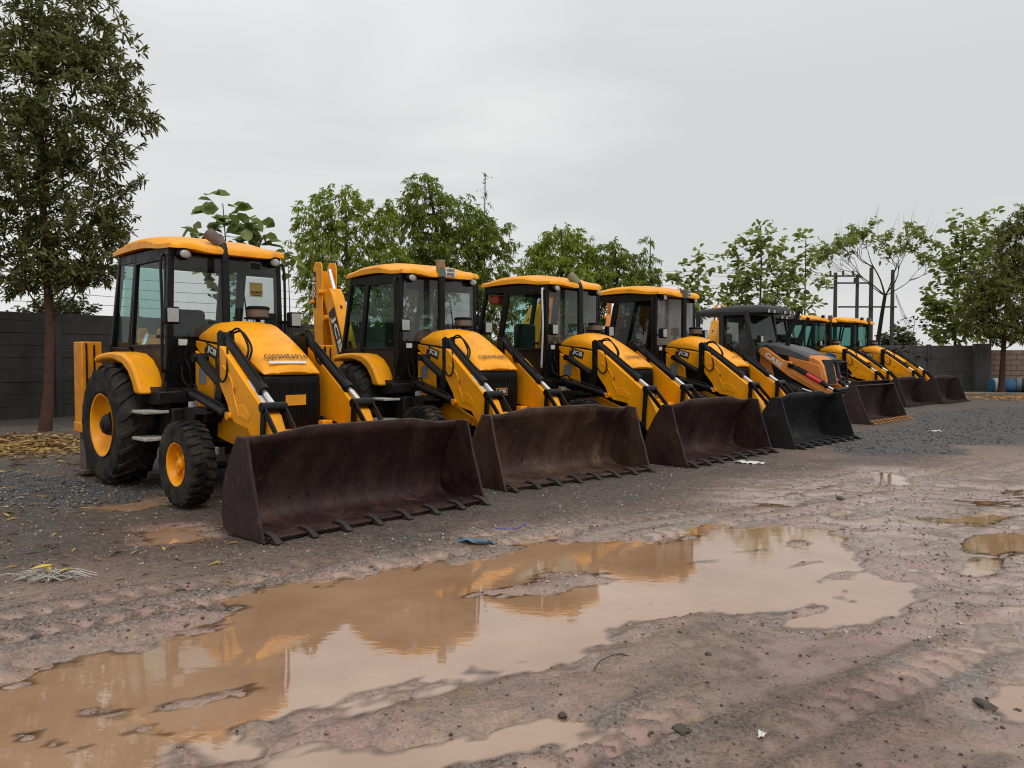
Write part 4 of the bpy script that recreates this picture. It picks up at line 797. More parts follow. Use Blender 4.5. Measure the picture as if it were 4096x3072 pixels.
# loose stones and dry leaves, beyond counting
def scatter(name, n, pos, size, mat_, flat=.6, leaf=False, lift=0.):
    Vs = []; Fs = []; k = 0
    for _ in range(n):
        p = pos()
        if p is None: continue
        x, y = p; z = ground_z(x, y)
        if z < WATER+.004: continue
        s = size(); q = random.uniform(0, 6.28); c_, s_ = math.cos(q), math.sin(q)
        if leaf:
            w = s*random.uniform(.14, .24); t = random.uniform(-.3, .3); hgt = random.uniform(.004, .02)
            L = [(-s/2, 0, 0), (-s*.12, -w/2, hgt), (s/2, 0, hgt*t*4+.003), (-s*.12, w/2, hgt*.4)]
            Vs += [(x+a*c_-b_*s_, y+a*s_+b_*c_, z+.004+lift*random.random()+h_) for a, b_, h_ in L]; Fs.append((k, k+1, k+2, k+3)); k += 4
        else:
            r = [random.uniform(.6, 1.25)*s/2 for _ in range(6)]; f = random.uniform(flat*.6, flat*1.2)
            L = [(r[0], 0, 0), (0, r[1], 0), (-r[2], 0, 0), (0, -r[3], 0), (.2*r[0], .15*r[1], r[4]*f), (0, 0, -r[5]*f)]
            Vs += [(x+a*c_-b_*s_, y+a*s_+b_*c_, z+h_+.12*s) for a, b_, h_ in L]
            Fs += [(k+i, k+(i+1) % 4, k+4) for i in range(4)] + [(k+(i+1) % 4, k+i, k+5) for i in range(4)]; k += 6
    return tag(raw(name, Vs, Fs, mat_), kind='stuff')
def leafmat(name, ca, cb, cc, rough=.5, transl=.25):
    m, nt, b, out = nmat(name); ge = N(nt, 'ShaderNodeNewGeometry'); rp = N(nt, 'ShaderNodeValToRGB'); e = rp.color_ramp.elements
    e[0].color = (*ca, 1); e[1].color = (*cc, 1); q = e.new(.5); q.color = (*cb, 1); nt.links.new(ge.outputs['Random Per Island'], rp.inputs[0]); nt.links.new(rp.outputs[0], b.inputs['Base Color']); b.inputs['Roughness'].default_value = rough; b.inputs['Specular IOR Level'].default_value = .22
    if transl:
        t = N(nt, 'ShaderNodeBsdfTranslucent'); nt.links.new(rp.outputs[0], t.inputs[0]); mx = N(nt, 'ShaderNodeMixShader'); mx.inputs[0].default_value = transl
        nt.links.new(b.outputs[0], mx.inputs[1]); nt.links.new(t.outputs[0], mx.inputs[2]); nt.links.new(mx.outputs[0], out.inputs[0])
    return m
STONE = leafmat('stone_chips', (.048, .047, .049), (.105, .102, .10), (.23, .22, .2), .6, 0)
GRIT = leafmat('pale_grit', (.10, .08, .065), (.22, .19, .16), (.5, .47, .43), .6, 0)
DRY = leafmat('dry_leaves', (.09, .045, .02), (.27, .15, .05), (.46, .31, .09), .5, .1)
def in_poly(P):
    P = np.array(P); lo = P.min(0); hi = P.max(0)
    def f():
        for _ in range(20):
            x = random.uniform(lo[0], hi[0]); y = random.uniform(lo[1], hi[1])
            if sdist(P, np.array([x]), np.array([y]))[0] + 1.0*float(fbm(np.array([x*.9]), np.array([y*.9]), 3)[0]) < 0: return x, y
    return f
f0, f1 = in_poly(GRAV[0]), in_poly(GRAV[1])
scatter('gravel', 5200, lambda: f0() if random.random() < .82 else f1(), lambda: random.choice((.02, .026, .034, .045, .06)), STONE)
def band():
    y = 4.2+9.5*random.random()**1.1; x = random.uniform(-.68, .68)*y; return x, y
scatter('grit', 9000, band, lambda: random.choice((.010, .013, .016, .02, .03)), GRIT)
scatter('clods', 3600, lambda: (lambda y: (random.uniform(-.68, .68)*y, y))(2.6+8*random.random()**1.3), lambda: random.choice((.007, .008, .010, .010, .012, .014, .017, .024)), leafmat('mud_clods', (.06, .046, .037), (.12, .092, .074), (.2, .16, .13), .6, 0))
def litter():
    x = random.gauss(-10.2, 2.4); y = 12.6+random.gauss(0, 1.1)+.15*(x+10); return (x, y) if y < 16 else None
scatter('leaf_litter', 6000, litter, lambda: random.uniform(.12, .26), DRY, leaf=True, lift=.03)
scatter('fallen_leaves', 230, lambda: (lambda y: (random.uniform(-.68, -.30)*y-.3, y))(5.2+6.5*random.random()), lambda: random.uniform(.08, .16), DRY, leaf=True)
scatter('far_leaf_litter', 700, lambda: (random.gauss(19.5, 1.8), random.gauss(28.5, .9)), lambda: random.uniform(.12, .25), leafmat('orange_dry_leaves', (.16, .12, .03), (.42, .18, .04), (.5, .24, .06), .5, .1), leaf=True, lift=.05)

# single stones, scraps and rags
def rock(x, y, s, label, m, flat=.6):
    mb = MB(); mb.ell((0, 0, 0), (s, s*random.uniform(.6, .9), s*flat), 9, 6)
    mb.v = [(a*(1+.35*random.uniform(-1, 1)), b_*(1+.3*random.uniform(-1, 1)), c_*(1+.3*random.uniform(-1, 1))) for a, b_, c_ in mb.v]
    o = mb.build('stone', m, ang=20); o.location = (x, y, ground_z(x, y)+s*flat*.35); o.rotation_euler = (0, 0, random.uniform(0, 6)); tag(o, label, 'stone', 'stones lying on the muddy ground')
DST = worn('dark_stone', (.06, .05, .043), (.13, .105, .085), .6, .6, 20., bmp=.3)
rock(-2.15, 5.0, .03, 'dark stone on plain mud midway between the trash and the big puddle', DST); rock(-2.54, 4.11, .03, 'dark stone at the left edge of the foreground mud, nearest the puddle corner', DST)
rock(-1.9, 4.7, .03, 'dark grey stone just left of the puddle bend', DST, .5); rock(2.11, 3.43, .06, 'largest dark stone, lying flat at the lower right', DST, .4); rock(.68, 3.07, .045, 'flat brown clod at the bottom of the mud', DST, .3)
rock(.22, 3.32, .022, 'small black stone between the puddle and the bottom strip of water', DST); rock(1.0, 3.92, .022, 'small black stone on pinkish mud right of the puddle tongue', DST, .5); rock(3.5, 8.26, .05, 'dark lump on open ground in front of the black bucket', DST, .5); rock(2.24, 3.39, .035, 'small dark stone beside the largest flat one', DST, .5)
# trash heap of shredded plastic
tr = MB(); 
for i in range(46):
    a = random.gauss(0, .10); b_ = random.gauss(0, .045); q = random.gauss(.3, .5); L = random.uniform(.06, .20); z = random.uniform(.0, .05)
    hose(tr, [(a-L*math.cos(q), b_-L*.4*math.sin(q), z*.4), (a, b_, z+.02), (a+L*math.cos(q+.3), b_+L*.4*math.sin(q+.3), z*.3)], .0035, 3)
o = tr.build('plastic_scrap', plain('shredded_plastic', (.42, .39, .35), .5)); o.location = (-3.15, 5.25, ground_z(-3.15, 5.25)); tag(o, 'heap of pale shredded plastic with yellow leaves on the mud', 'trash')
lv = MB()
for i in range(7):
    q = random.uniform(0, 6.28); L = .07; c_ = (random.gauss(.0, .06), random.gauss(0, .03), .055+.012*i*.5)
    lv.add([(c_[0]-L*math.cos(q), c_[1]-L*math.sin(q), c_[2]), (c_[0]-.02*math.sin(q), c_[1]+.02*math.cos(q), c_[2]+.01), (c_[0]+L*math.cos(q), c_[1]+L*math.sin(q), c_[2]), (c_[0]+.02*math.sin(q), c_[1]-.02*math.cos(q), c_[2]+.004)], [(0, 1, 2, 3)])
lv.build('yellow_leaf_clump', plain('yellow_leaf', (.60, .42, .06), .5), o)
def scrap(name, x, y, w, d, m, label, cat, h=.03, seed=1):
    rr = random.Random(seed); mb = MB(); k = 9
    hz = [[rr.random()**1.5*h for _ in range(k)] for _ in range(k)]
    mb.grid(lambda u, v: ((u-.5)*w*(1+.3*math.sin(5*v+seed)), (v-.5)*d*(1+.3*math.sin(4*u+seed)), hz[int(u*8+.5)][int(v*8+.5)]+.006), k, k)
    o = mb.build(name, m, ang=80, recalc=False); sd = o.modifiers.new('t', 'SOLIDIFY'); sd.thickness = .003; o.location = (x, y, max(ground_z(x, y), WATER)); o.rotation_euler = (0, 0, rr.uniform(0, 3)); tag(o, label, cat)
scrap('rag', -.31, 6.30, .30, .10, plain('blue_grey_cloth', (.10, .17, .24), .7), 'blue grey rag lying by the upper edge of the puddle', 'rag', .04, 3)
scrap('paper_scrap', 3.37, 11.0, .34, .14, WHITE, 'white paper scrap in front of the third bucket teeth', 'litter', .03, 5)
scrap('plastic_bag', -3.62, 4.98, .20, .08, plain('grey_film', (.45, .44, .43), .3), 'flat grey plastic film left of the shredded heap', 'litter', .03, 8)
scrap('paper_scrap', 8.54, 15.6, .22, .15, WHITE, 'small white scrap on the dark gravel patch', 'litter', .03, 9)
scrap('white_litter', 1.0, 3.07, .05, .03, WHITE, 'tiny white flake on the mud at the bottom', 'litter', .01, 10)
cd = MB(); hose(cd, [(-.35, 6.75, .012), (-.2, 6.86, .012), (0, 6.84, .012), (.12, 7.0, .012), (.05, 7.1, .012), (-.1, 7.02, .012)], .006)
o = cd.build('cord', plain('blue_cord', (.05, .08, .35), .5)); o.location.z = ground_z(0, 6.9); tag(o, 'thin blue cord curled on the ground by the second bucket', 'cord')
tw = MB(); hose(tw, [(.40, 3.78, .0), (.45, 3.86, .025), (.55, 3.93, .03), (.62, 3.92, .01)], .0035); o = tw.build('twig', DST); o.location.z = ground_z(.45, 3.85)+.005; tag(o, 'bent dark twig sticking out at the puddle edge', 'twig')
# ------------------------------------------------------------------ walls
def at(u, v, Y): return Vector(((u-1106)/1680.5*Y, Y*1.0, 1.504 + (772-v)/1680.5*Y))
def wall_mat(name, a, c2, c3, rough=.8, z0=.5):
    m, nt, b, _ = nmat(name); co = coords(nt); n1 = noise(nt, co, .7, 8, .65); mp = N(nt, 'ShaderNodeMapping'); mp.inputs['Scale'].default_value = (2.2, 2.2, .35); nt.links.new(co, mp.inputs[0]); n2 = noise(nt, mp.outputs[0], 2.5, 6, .6); n3 = noise(nt, co, 18., 5, .7)
    c = mix(nt, ramp(nt, n1, .38, .66), a, c2); c = mix(nt, ramp(nt, n2, .52, .72, 0, .8), c, c3); c = mix(nt, ramp(nt, n3, .6, .75, 0, .35), c, tuple(x*1.7 for x in c2)); nt.links.new(c, b.inputs['Base Color']); b.inputs['Roughness'].default_value = rough; bump(nt, b, n3, .35, .02); return m
WL = wall_mat('blackened_concrete', (.017, .017, .0165), (.052, .049, .045), (.055, .043, .032))
WB = wall_mat('grey_weathered_concrete', (.068, .068, .067), (.12, .118, .114), (.040, .040, .040))
def slab_wall(name, p0, p1, h, z0, mat_, label, cat, plank=.30, post=2.1, t=.07, postmat=None):
    p0, p1 = Vector((*p0, z0)), Vector((*p1, z0)); d = p1-p0; L = d.length; o = empty(name, p0, math.atan2(d.y, d.x)); tag(o, label, cat)
    mb = MB(); n = int(h/plank); rr = random.Random(3); k = int(round(L/post))
    for j in range(k):
        for i in range(n+1):
            za, zb = i*plank, min(h, (i+1)*plank-.014)
            if zb-za < .03: continue
            e = rr.uniform(-.012, .012); mb.box(j*post+.06, (j+1)*post-.06, -t/2+e, t/2+e, za-.3*(i == 0), zb)
    mb.box(.0, L, -.02, .02, -.2, h-.03)
    mb.build('slab_panel', mat_, o, .006)
    for j in range(k+1): MB().box(j*post-.075, j*post+.075, -.085, .085, -.3, h+.02).build('post', postmat or mat_, o, .01)
    return o
slab_wall('boundary_wall', (-15.2, 14.55), (-.9, 33.9), 2.60, 0, WL, 'blackened concrete slab wall running behind the leftmost tree and the row of loaders', 'wall')
slab_wall('boundary_wall', (-.4, 34.4), (20.75, 34.4), 2.05, 0, WB, 'grey weathered concrete slab wall closing the yard behind the last loader', 'wall', .29, 2.35)
MB().box(20.3, 21.0, 34.1, 34.36, -.2, 2.1).build('wall_pier', WB, None, .015)
tag(bpy.data.objects['wall_pier'], 'plain grey pier between the slab wall and the block wall', 'pier')
m, nt, b, _ = nmat('tan_blockwork'); tc = N(nt, 'ShaderNodeTexCoord'); sx = N(nt, 'ShaderNodeSeparateXYZ'); nt.links.new(tc.outputs['Object'], sx.inputs[0]); cb = N(nt, 'ShaderNodeCombineXYZ'); nt.links.new(sx.outputs[0], cb.inputs[0]); nt.links.new(sx.outputs[2], cb.inputs[1])
bt = N(nt, 'ShaderNodeTexBrick'); bt.inputs['Scale'].default_value = 1.; bt.inputs['Brick Width'].default_value = .48; bt.inputs['Row Height'].default_value = .23; bt.inputs['Mortar Size'].default_value = .018; bt.inputs['Color1'].default_value = (.24, .175, .13, 1); bt.inputs['Color2'].default_value = (.19, .135, .10, 1); bt.inputs['Mortar'].default_value = (.07, .04, .026, 1)
nt.links.new(cb.outputs[0], bt.inputs['Vector']); co = tc.outputs['Object']; nt.links.new(mix(nt, ramp(nt, noise(nt, co, 3., 6), .4, .75, 0, .5), bt.outputs[0], (.13, .095, .075)), b.inputs['Base Color']); b.inputs['Roughness'].default_value = .85; bump(nt, b, math_(nt, 'SUBTRACT', 1., bt.outputs[1]), .6, .02)
bw = MB(); bw.box(0, 13, -.1, .1, -.2, 1.82).build('block_wall', m, None, .01); o = bpy.data.objects['block_wall']; o.location = (21.1, 34.5, 0); tag(o, 'unplastered tan block wall at the right edge', 'wall')
kb = MB().box(0, 10, -.05, .05, -.1, .07).build('kerb_edge', wall_mat('pale_kerb', (.20, .17, .13), (.3, .26, .2), (.12, .09, .07)), None, .01); kb.location = (16.6, 32.6, 0); kb.rotation_euler = (0, 0, -.28); tag(kb, 'low pale kerb line in front of the far grey wall', 'kerb')
# wires strung above the left wall
WIRE = plain('galvanised_wire', (.12, .12, .12), .5, .5)
d = Vector((.594, .804, 0)); wr = empty('wire_fence', (-15.2, 14.55, 2.6), math.atan2(d.y, d.x)); tag(wr, 'strands of wire strung above the blackened left wall', 'wire fence')
for i in range(4):
    wm = MB(); wm.tube([(x, 0, .25+.26*i - .03*math.sin(x*.7+i)) for x in np.arange(0, 24, 1.5)], .007, 5); wm.build('wire', WIRE, wr)
for j in range(6): MB().bar((4.2*j, .0, -.05), (4.2*j, .0, 1.1), .035, .035).build('post', WIRE, wr)

# ------------------------------------------------------------------ trees
BARK_R = worn('reddish_bark', (.060, .028, .018), (.11, .065, .045), .85, .7, 9., bmp=.5)
BARK_G = worn('grey_bark', (.05, .042, .035), (.11, .095, .08), .85, .7, 9., bmp=.5)
def unit(a): return a/np.maximum(np.linalg.norm(a, axis=-1, keepdims=True), 1e-9)
def leaves(P, D, L, wid, fold=.25, droop=.25):
    """one folded leaf (two quads) for every base point P and direction D"""
    n = len(P); D = unit(D); up = np.tile([0, 0, 1.], (n, 1)) + RNG.normal(0, .45, (n, 3)); S = unit(np.cross(D, up)); U = np.cross(S, D); L = L[:, None]; w = (wid*L)
    down = np.array([0, 0, -1.])
    b = P; m1 = P + D*L*.35; t = P + D*L*.95 + down*L*droop
    l1 = m1 + S*w*.5 + U*w*fold; r1 = m1 - S*w*.5 + U*w*fold; m2 = P+D*L*.70 + down*L*droop*.4; l2 = m2 + S*w*.42 + U*w*fold; r2 = m2 - S*w*.42 + U*w*fold
    V = np.stack([b, l1, l2, t, r2, r1], 1).reshape(-1, 3); k = np.arange(n)[:, None]*6
    F = np.concatenate([k+np.array([0, 1, 2, 3]), k+np.array([0, 3, 4, 5])], 0); return V, F
def tree(name, label, cat, base, trunk, r0, blobs, per, nl, L, wid, lm, bark, Y, group=None, style='rosette', droop=.2, fold=.2, limbs=True, crown=True):
    """blobs: (u, v, ru, rv) clumps of the crown seen at depth Y; per = twigs per square metre of clump; nl = leaves per twig"""
    base = Vector(base); root = empty(name, base); tag(root, label, cat, group); k = Y/1680.5
    tr = MB(); tp = [Vector(p)-base for p in trunk]; n = len(tp)
    tr.tube(tp, [r0*(1.25 if i == 0 else 1-.72*i/(n-1)) for i in range(n)], 10)
    Ps = []; Ds = []
    for bi, (u, v, ru, rv) in enumerate(blobs):
        c = np.array(at(u, v, Y)-base); rx, rz = ru*k, rv*k; ry = max(rx, rz)*.85; c[1] += RNG.uniform(-.35, .35)*ry
        cnt = max(3, int(per*(rx*rz+ry*rz+rx*ry)))
        q = unit(RNG.normal(size=(cnt, 3))); rad = RNG.uniform(.25, 1., cnt)**.6; lump = 1+.28*np.sin(5*q[:, 0]+bi)*np.cos(4*q[:, 2]+2*bi)
        off = q*(rad*lump)[:, None]*np.array([rx, ry, rz]); pos = c+off
        out = unit(off/np.array([rx, ry, rz])**1 + np.array([0, 0, .25]))
        for i in range(cnt):
            m_ = int(max(2, RNG.normal(nl, nl*.25))); tdir = unit(out[i]+RNG.normal(0, .35, 3))
            if style == 'rosette':
                dd = unit(RNG.normal(size=(m_, 3))); dd = unit(dd - tdir*(dd@tdir)[:, None]*.8 + tdir*RNG.uniform(.0, .9, (m_, 1))); st = pos[i] - tdir*RNG.uniform(0, L*.9, (m_, 1))
            elif style == 'weep':
                ln = np.linspace(0, 1, m_)[:, None]; tw = unit(tdir*np.array([1, 1, .3])+np.array([0, 0, .1])); st = pos[i] + tw*ln*L*1.5 + np.array([0, 0, -1.])*ln**2*L*.9; dd = unit(RNG.normal(0, .55, (m_, 3))+tw*.5+np.array([0, 0, -.75]))
            else:
                dd = unit(RNG.normal(size=(m_, 3))*np.array([1, 1, .35])+tdir*.5+np.array([0, 0, -.1])); st = pos[i] + RNG.normal(0, L*.35, (m_, 3))
            Ps.append(st); Ds.append(dd)
        if limbs:
            zt = max(0., min(.92, (c[2]-.35*np.hypot(c[0]-tp[-1].x*0, c[1])-tp[0].z)/max(.1, tp[-1].z))); i0 = zt*(n-1); a = int(i0); s = tp[a].lerp(tp[min(a+1, n-1)], i0-a); e = Vector(c); r = r0*.34*(1-.5*zt)
            mid = s.lerp(e, .5)+Vector((0, 0, -.08*(e-s).length)); tr.tube([s, mid, e, e+(e-mid)*.12], [r*.85, r*.55, r*.25, r*.08], 6)
            for _ in range(5):
                j = int(RNG.integers(0, cnt)); e2 = Vector(pos[j]); s2 = mid.lerp(e, float(RNG.uniform(.2, 1))); tr.tube([s2, s2.lerp(e2, .5)+Vector((0, 0, .04)), e2], [r*.35, r*.25, r*.1], 5)
    tr.build('trunk', bark, root, ang=60)
    P = np.concatenate(Ps); D = np.concatenate(Ds); V, F = leaves(P, D, RNG.uniform(.7, 1.2, len(P))*L, wid, fold, droop); raw('crown', V, F, lm, root); return root
DKG = leafmat('dark_lance_leaf', (.075, .095, .022), (.14, .16, .046), (.25, .265, .12), .5, .45)
BRG = leafmat('fresh_green_leaf', (.15, .195, .016), (.25, .31, .036), (.36, .42, .085), .5, .52)
BRG2 = leafmat('mid_green_leaf', (.11, .15, .015), (.19, .24, .03), (.29, .34, .07), .5, .5)
BRD = leafmat('broad_leaf', (.16, .195, .035), (.24, .29, .065), (.34, .39, .15), .5, .5)
RTG = leafmat('dull_green_leaf', (.11, .135, .03), (.18, .205, .055), (.27, .29, .09), .5, .48)
FARG = leafmat('far_bush_leaf', (.07, .085, .035), (.11, .13, .06), (.16, .18, .09), .6, .2)
b1 = (-9.47, 15.73, ground_z(-9.47, 15.73)-.05)
tree('roadside_tree', 'tall dark lance-leaved tree on a reddish trunk at the left edge', 'tree', b1, [b1, at(104, 850, 15.73), at(110, 700, 15.73), at(105, 560, 15.73), at(98, 400, 15.73), at(100, 200, 15.73), at(105, 0, 15.73), at(100, -120, 15.73)], .11,
     [(58,-110,162,135),(222,30,59,62),(95,70,151,114),(248,120,65,83),(121,200,184,114),(275,205,59,62),(310,262,52,42),(58,330,162,114),(222,330,92,83),(111,440,178,104),(246,440,52,62),(95,540,162,88),(229,530,67,62),(264,500,37,26),(195,592,65,33),(58,610,76,42),(-70,200,130,229),(-70,480,119,135),(315,388,15,19),(164,130,97,94),(153,600,65,36),(100,80,65,83),(105,300,65,104),(105,480,65,94),(111,590,54,42)],
     50, 9, .19, .25, DKG, BARK_R, 15.73, droop=.12)
def hb(u, Y): return (at(u, 0, Y).x, Y, -.05)
GB = 'trees beyond the walls'
b = hb(760, 31); tree('leafy_tree', 'bright green drooping tree behind the upright boom of the second loader', 'tree', b, [b, at(758, 720, 31), at(752, 600, 31), at(748, 420, 31)], .13,
     [(740,432,52,32),(668,470,26,30),(690,520,48,50),(770,480,70,42),(828,470,26,38),(742,560,90,48),(690,605,45,40),(815,565,60,50),(760,640,95,50),(700,690,45,40),(800,700,80,50)], 38, 15, .22, .21, BRG, BARK_G, 31, GB, 'weep', .25)
b = hb(960, 33.5); tree('leafy_tree', 'tallest drooping green tree, right behind the roof of the second loader', 'tree', b, [b, at(962, 720, 33.5), at(958, 600, 33.5), at(940, 470, 33.5), at(925, 395, 33.5)], .15,
     [(918,405,36,26),(925,450,58,42),(880,470,34,38),(985,470,52,38),(1030,500,55,42),(1068,515,32,40),(900,530,70,50),(975,545,90,48),(1060,580,48,50),(880,600,60,50),(980,630,110,50),(1060,650,50,50),(930,700,90,50),(1050,720,60,50),(1110,525,12,8)], 38, 15, .23, .21, BRG2, BARK_G, 33.5, GB, 'weep', .25)
b = hb(1047, 34.5); tree('slender_tree', 'slender bare-topped sapling rising at the right of the tallest drooping tree', 'tree', b, [b, at(1047, 600, 34.5), at(1047, 480, 34.5), at(1049, 378, 34.5)], .05,
     [(1048,388,7,9),(1045,415,12,12),(1052,435,14,10),(1043,450,12,12)], 10, 6, .17, .2, leafmat('grey_green_leaf', (.06, .075, .04), (.1, .115, .07), (.14, .15, .1), .5, .3), BARK_G, 34.5, GB, 'weep', .25)
b = hb(1215, 37); tree('leafy_tree', 'drooping green tree behind the roof of the white-railed loader', 'tree', b, [b, at(1215, 640, 37), at(1212, 500, 37)], .12,
     [(1215,510,40,24),(1200,545,58,36),(1160,560,26,40),(1248,555,48,36),(1215,600,80,40),(1150,610,24,40),(1200,660,80,50),(1240,690,60,60)], 35, 15, .24, .22, BRG, BARK_G, 37, GB, 'weep', .25)
b = hb(1335, 37.5); tree('leafy_tree', 'darker drooping tree left of the narrow spire tree, behind the fourth yellow roof', 'tree', b, [b, at(1335, 660, 37.5), at(1328, 540, 37.5)], .12,
     [(1325,545,36,24),(1300,575,44,34),(1350,575,44,34),(1330,615,78,34),(1290,640,40,40),(1380,615,34,34),(1340,670,90,50)], 35, 15, .23, .22, BRG2, BARK_G, 37.5, GB, 'weep', .25)
b = hb(1403, 37); tree('spire_tree', 'narrow spire-shaped green tree standing alone above the loaders', 'tree', b, [b, at(1403, 640, 37), at(1403, 515, 37)], .07,
     [(1403,522,8,16),(1403,555,15,22),(1402,590,19,26),(1404,630,22,30),(1404,680,25,40)], 36, 12, .21, .2, BRG2, BARK_G, 37, GB, 'weep', .3)
# broad-leaved trees
b = hb(1505, 36); tree('broad_leaf_tree', 'small broad-leaved tree left of the black roof', 'tree', b, [b, at(1505, 680, 36), at(1508, 550, 36)], .05, [(1508,552,22,8),(1500,585,34,22),(1470,615,34,20),(1525,620,30,28),(1500,655,60,30),(1450,610,14,14)], 9, 6, .36, .64, BRD, BARK_G, 36, GB, 'broad', .2, .12)
b = hb(1640, 36.5); tree('broad_leaf_tree', 'largest broad-leaved tree, standing over the black roof of the tan loader', 'tree', b, [b, at(1640, 690, 36.5), at(1642, 580, 36.5), at(1640, 490, 36.5)], .07, [(1640,488,22,12),(1620,520,34,24),(1665,530,40,28),(1590,535,28,22),(1640,565,62,34),(1590,590,44,36),(1695,590,40,34),(1640,630,90,36),(1570,650,44,36),(1690,660,60,40)], 9.5, 6, .34, .64, BRD, BARK_G, 36.5, GB, 'broad', .2, .12)
b = hb(1737, 37); tree('broad_leaf_tree', 'broad-leaved sapling right of the largest one, left of the pylons', 'tree', b, [b, at(1737, 640, 37), at(1737, 510, 37)], .05, [(1735,508,20,14),(1745,545,28,22),(1725,580,34,28),(1755,610,34,28),(1740,655,46,34)], 9.5, 6, .34, .64, BRD, BARK_G, 37, GB, 'broad', .2, .12)
b = hb(2062, 36.5); tree('broad_leaf_tree', 'broad-leaved tree leaning over the grey far wall at the right', 'tree', b, [b, at(2062, 700, 36.5), at(2068, 600, 36.5), at(2075, 490, 36.5)], .07, [(2070,482,24,14),(2130,470,20,12),(2062,520,30,24),(2105,520,44,30),(2080,565,50,34),(2040,600,34,30),(2120,600,44,44),(2015,650,40,30),(2060,660,52,40),(2000,690,28,18),(2040,715,52,30),(2100,700,44,40)], 13, 6, .37, .64, BRD, BARK_G, 36.5, GB, 'broad', .2, .12)
b = (20.3, 32.25, -.05); tree('roadside_tree', 'dense fine-leaved tree on a reddish trunk at the right edge', 'tree', b, [b, at(2166, 770, 32.25), at(2172, 640, 32.25), at(2195, 480, 32.25)], .12, [(2205,480,34,40),(2185,540,50,50),(2145,590,55,50),(2220,580,60,80),(2120,640,55,45),(2180,650,80,60),(2110,695,50,38),(2170,715,70,36),(2235,690,60,60),(2165,500,24,24)], 80, 11, .17, .28, RTG, BARK_R, 32.25, droop=.15)
# big-leaved plant behind the first loader
b = hb(490, 24.5); tree('large_leaf_tree', 'young large-leaved plant showing above the roof of the first loader', 'tree', b, [b, at(492, 700, 24.5), at(493, 560, 24.5), at(486, 442, 24.5)], .045, [(488,448,22,5),(450,492,22,12),(500,492,30,12),(540,480,24,14),(430,508,12,10),(515,515,44,16),(560,505,14,16),(490,545,50,22),(545,540,24,18),(500,590,50,30),(500,650,40,40)], 7.5, 5, .52, .66, leafmat('large_leaf', (.11, .155, .03), (.19, .235, .06), (.28, .32, .13), .5, .45), BARK_G, 24.5, None, 'broad', .15, .1)
b = hb(622, 25); tree('large_leaf_tree', 'sapling with a few large leaves right of the first loader', 'tree', b, [b, at(628, 700, 25), at(624, 540, 25)], .03, [(612,545,14,9),(625,570,14,10),(650,690,12,30),(648,740,16,30)], 6, 4, .42, .6, BRD, BARK_G, 25, None, 'broad', .2, .1)
# far bushes
b = hb(130, 60); tree('far_bush', 'rounded pale green bush far off above the left wall', 'bush', b, [b, at(130, 700, 60), at(130, 660, 60)], .15, [(100,668,36,18),(150,662,40,16),(190,672,20,10),(125,680,60,16),(60,680,30,14)], 12, 9, .45, .5, FARG, BARK_G, 60, None, 'broad')
b = hb(1938, 70); tree('far_bush', 'rounded bush far off above the right wall', 'bush', b, [b, at(1938, 750, 70), at(1938, 720, 70)], .2, [(1935,722,26,16),(1915,735,20,12),(1955,738,18,14),(1935,748,40,14)], 12, 9, .48, .5, FARG, BARK_G, 70, None, 'broad')
b = (18.1, 33.6, -.05); tree('wall_shrub', 'dark spindly shrub hanging in front of the grey wall', 'shrub', b, [b, at(1955, 800, 33.6), at(1968, 740, 33.6), at(1975, 690, 33.6)], .03, [(1975,690,20,16),(1985,705,18,10),(1970,750,24,18),(1985,765,20,16)], 7, 6, .20, .45, leafmat('purple_leaf', (.016, .014, .016), (.03, .028, .028), (.05, .06, .03), .5, .2), BARK_G, 33.6, None, 'broad')
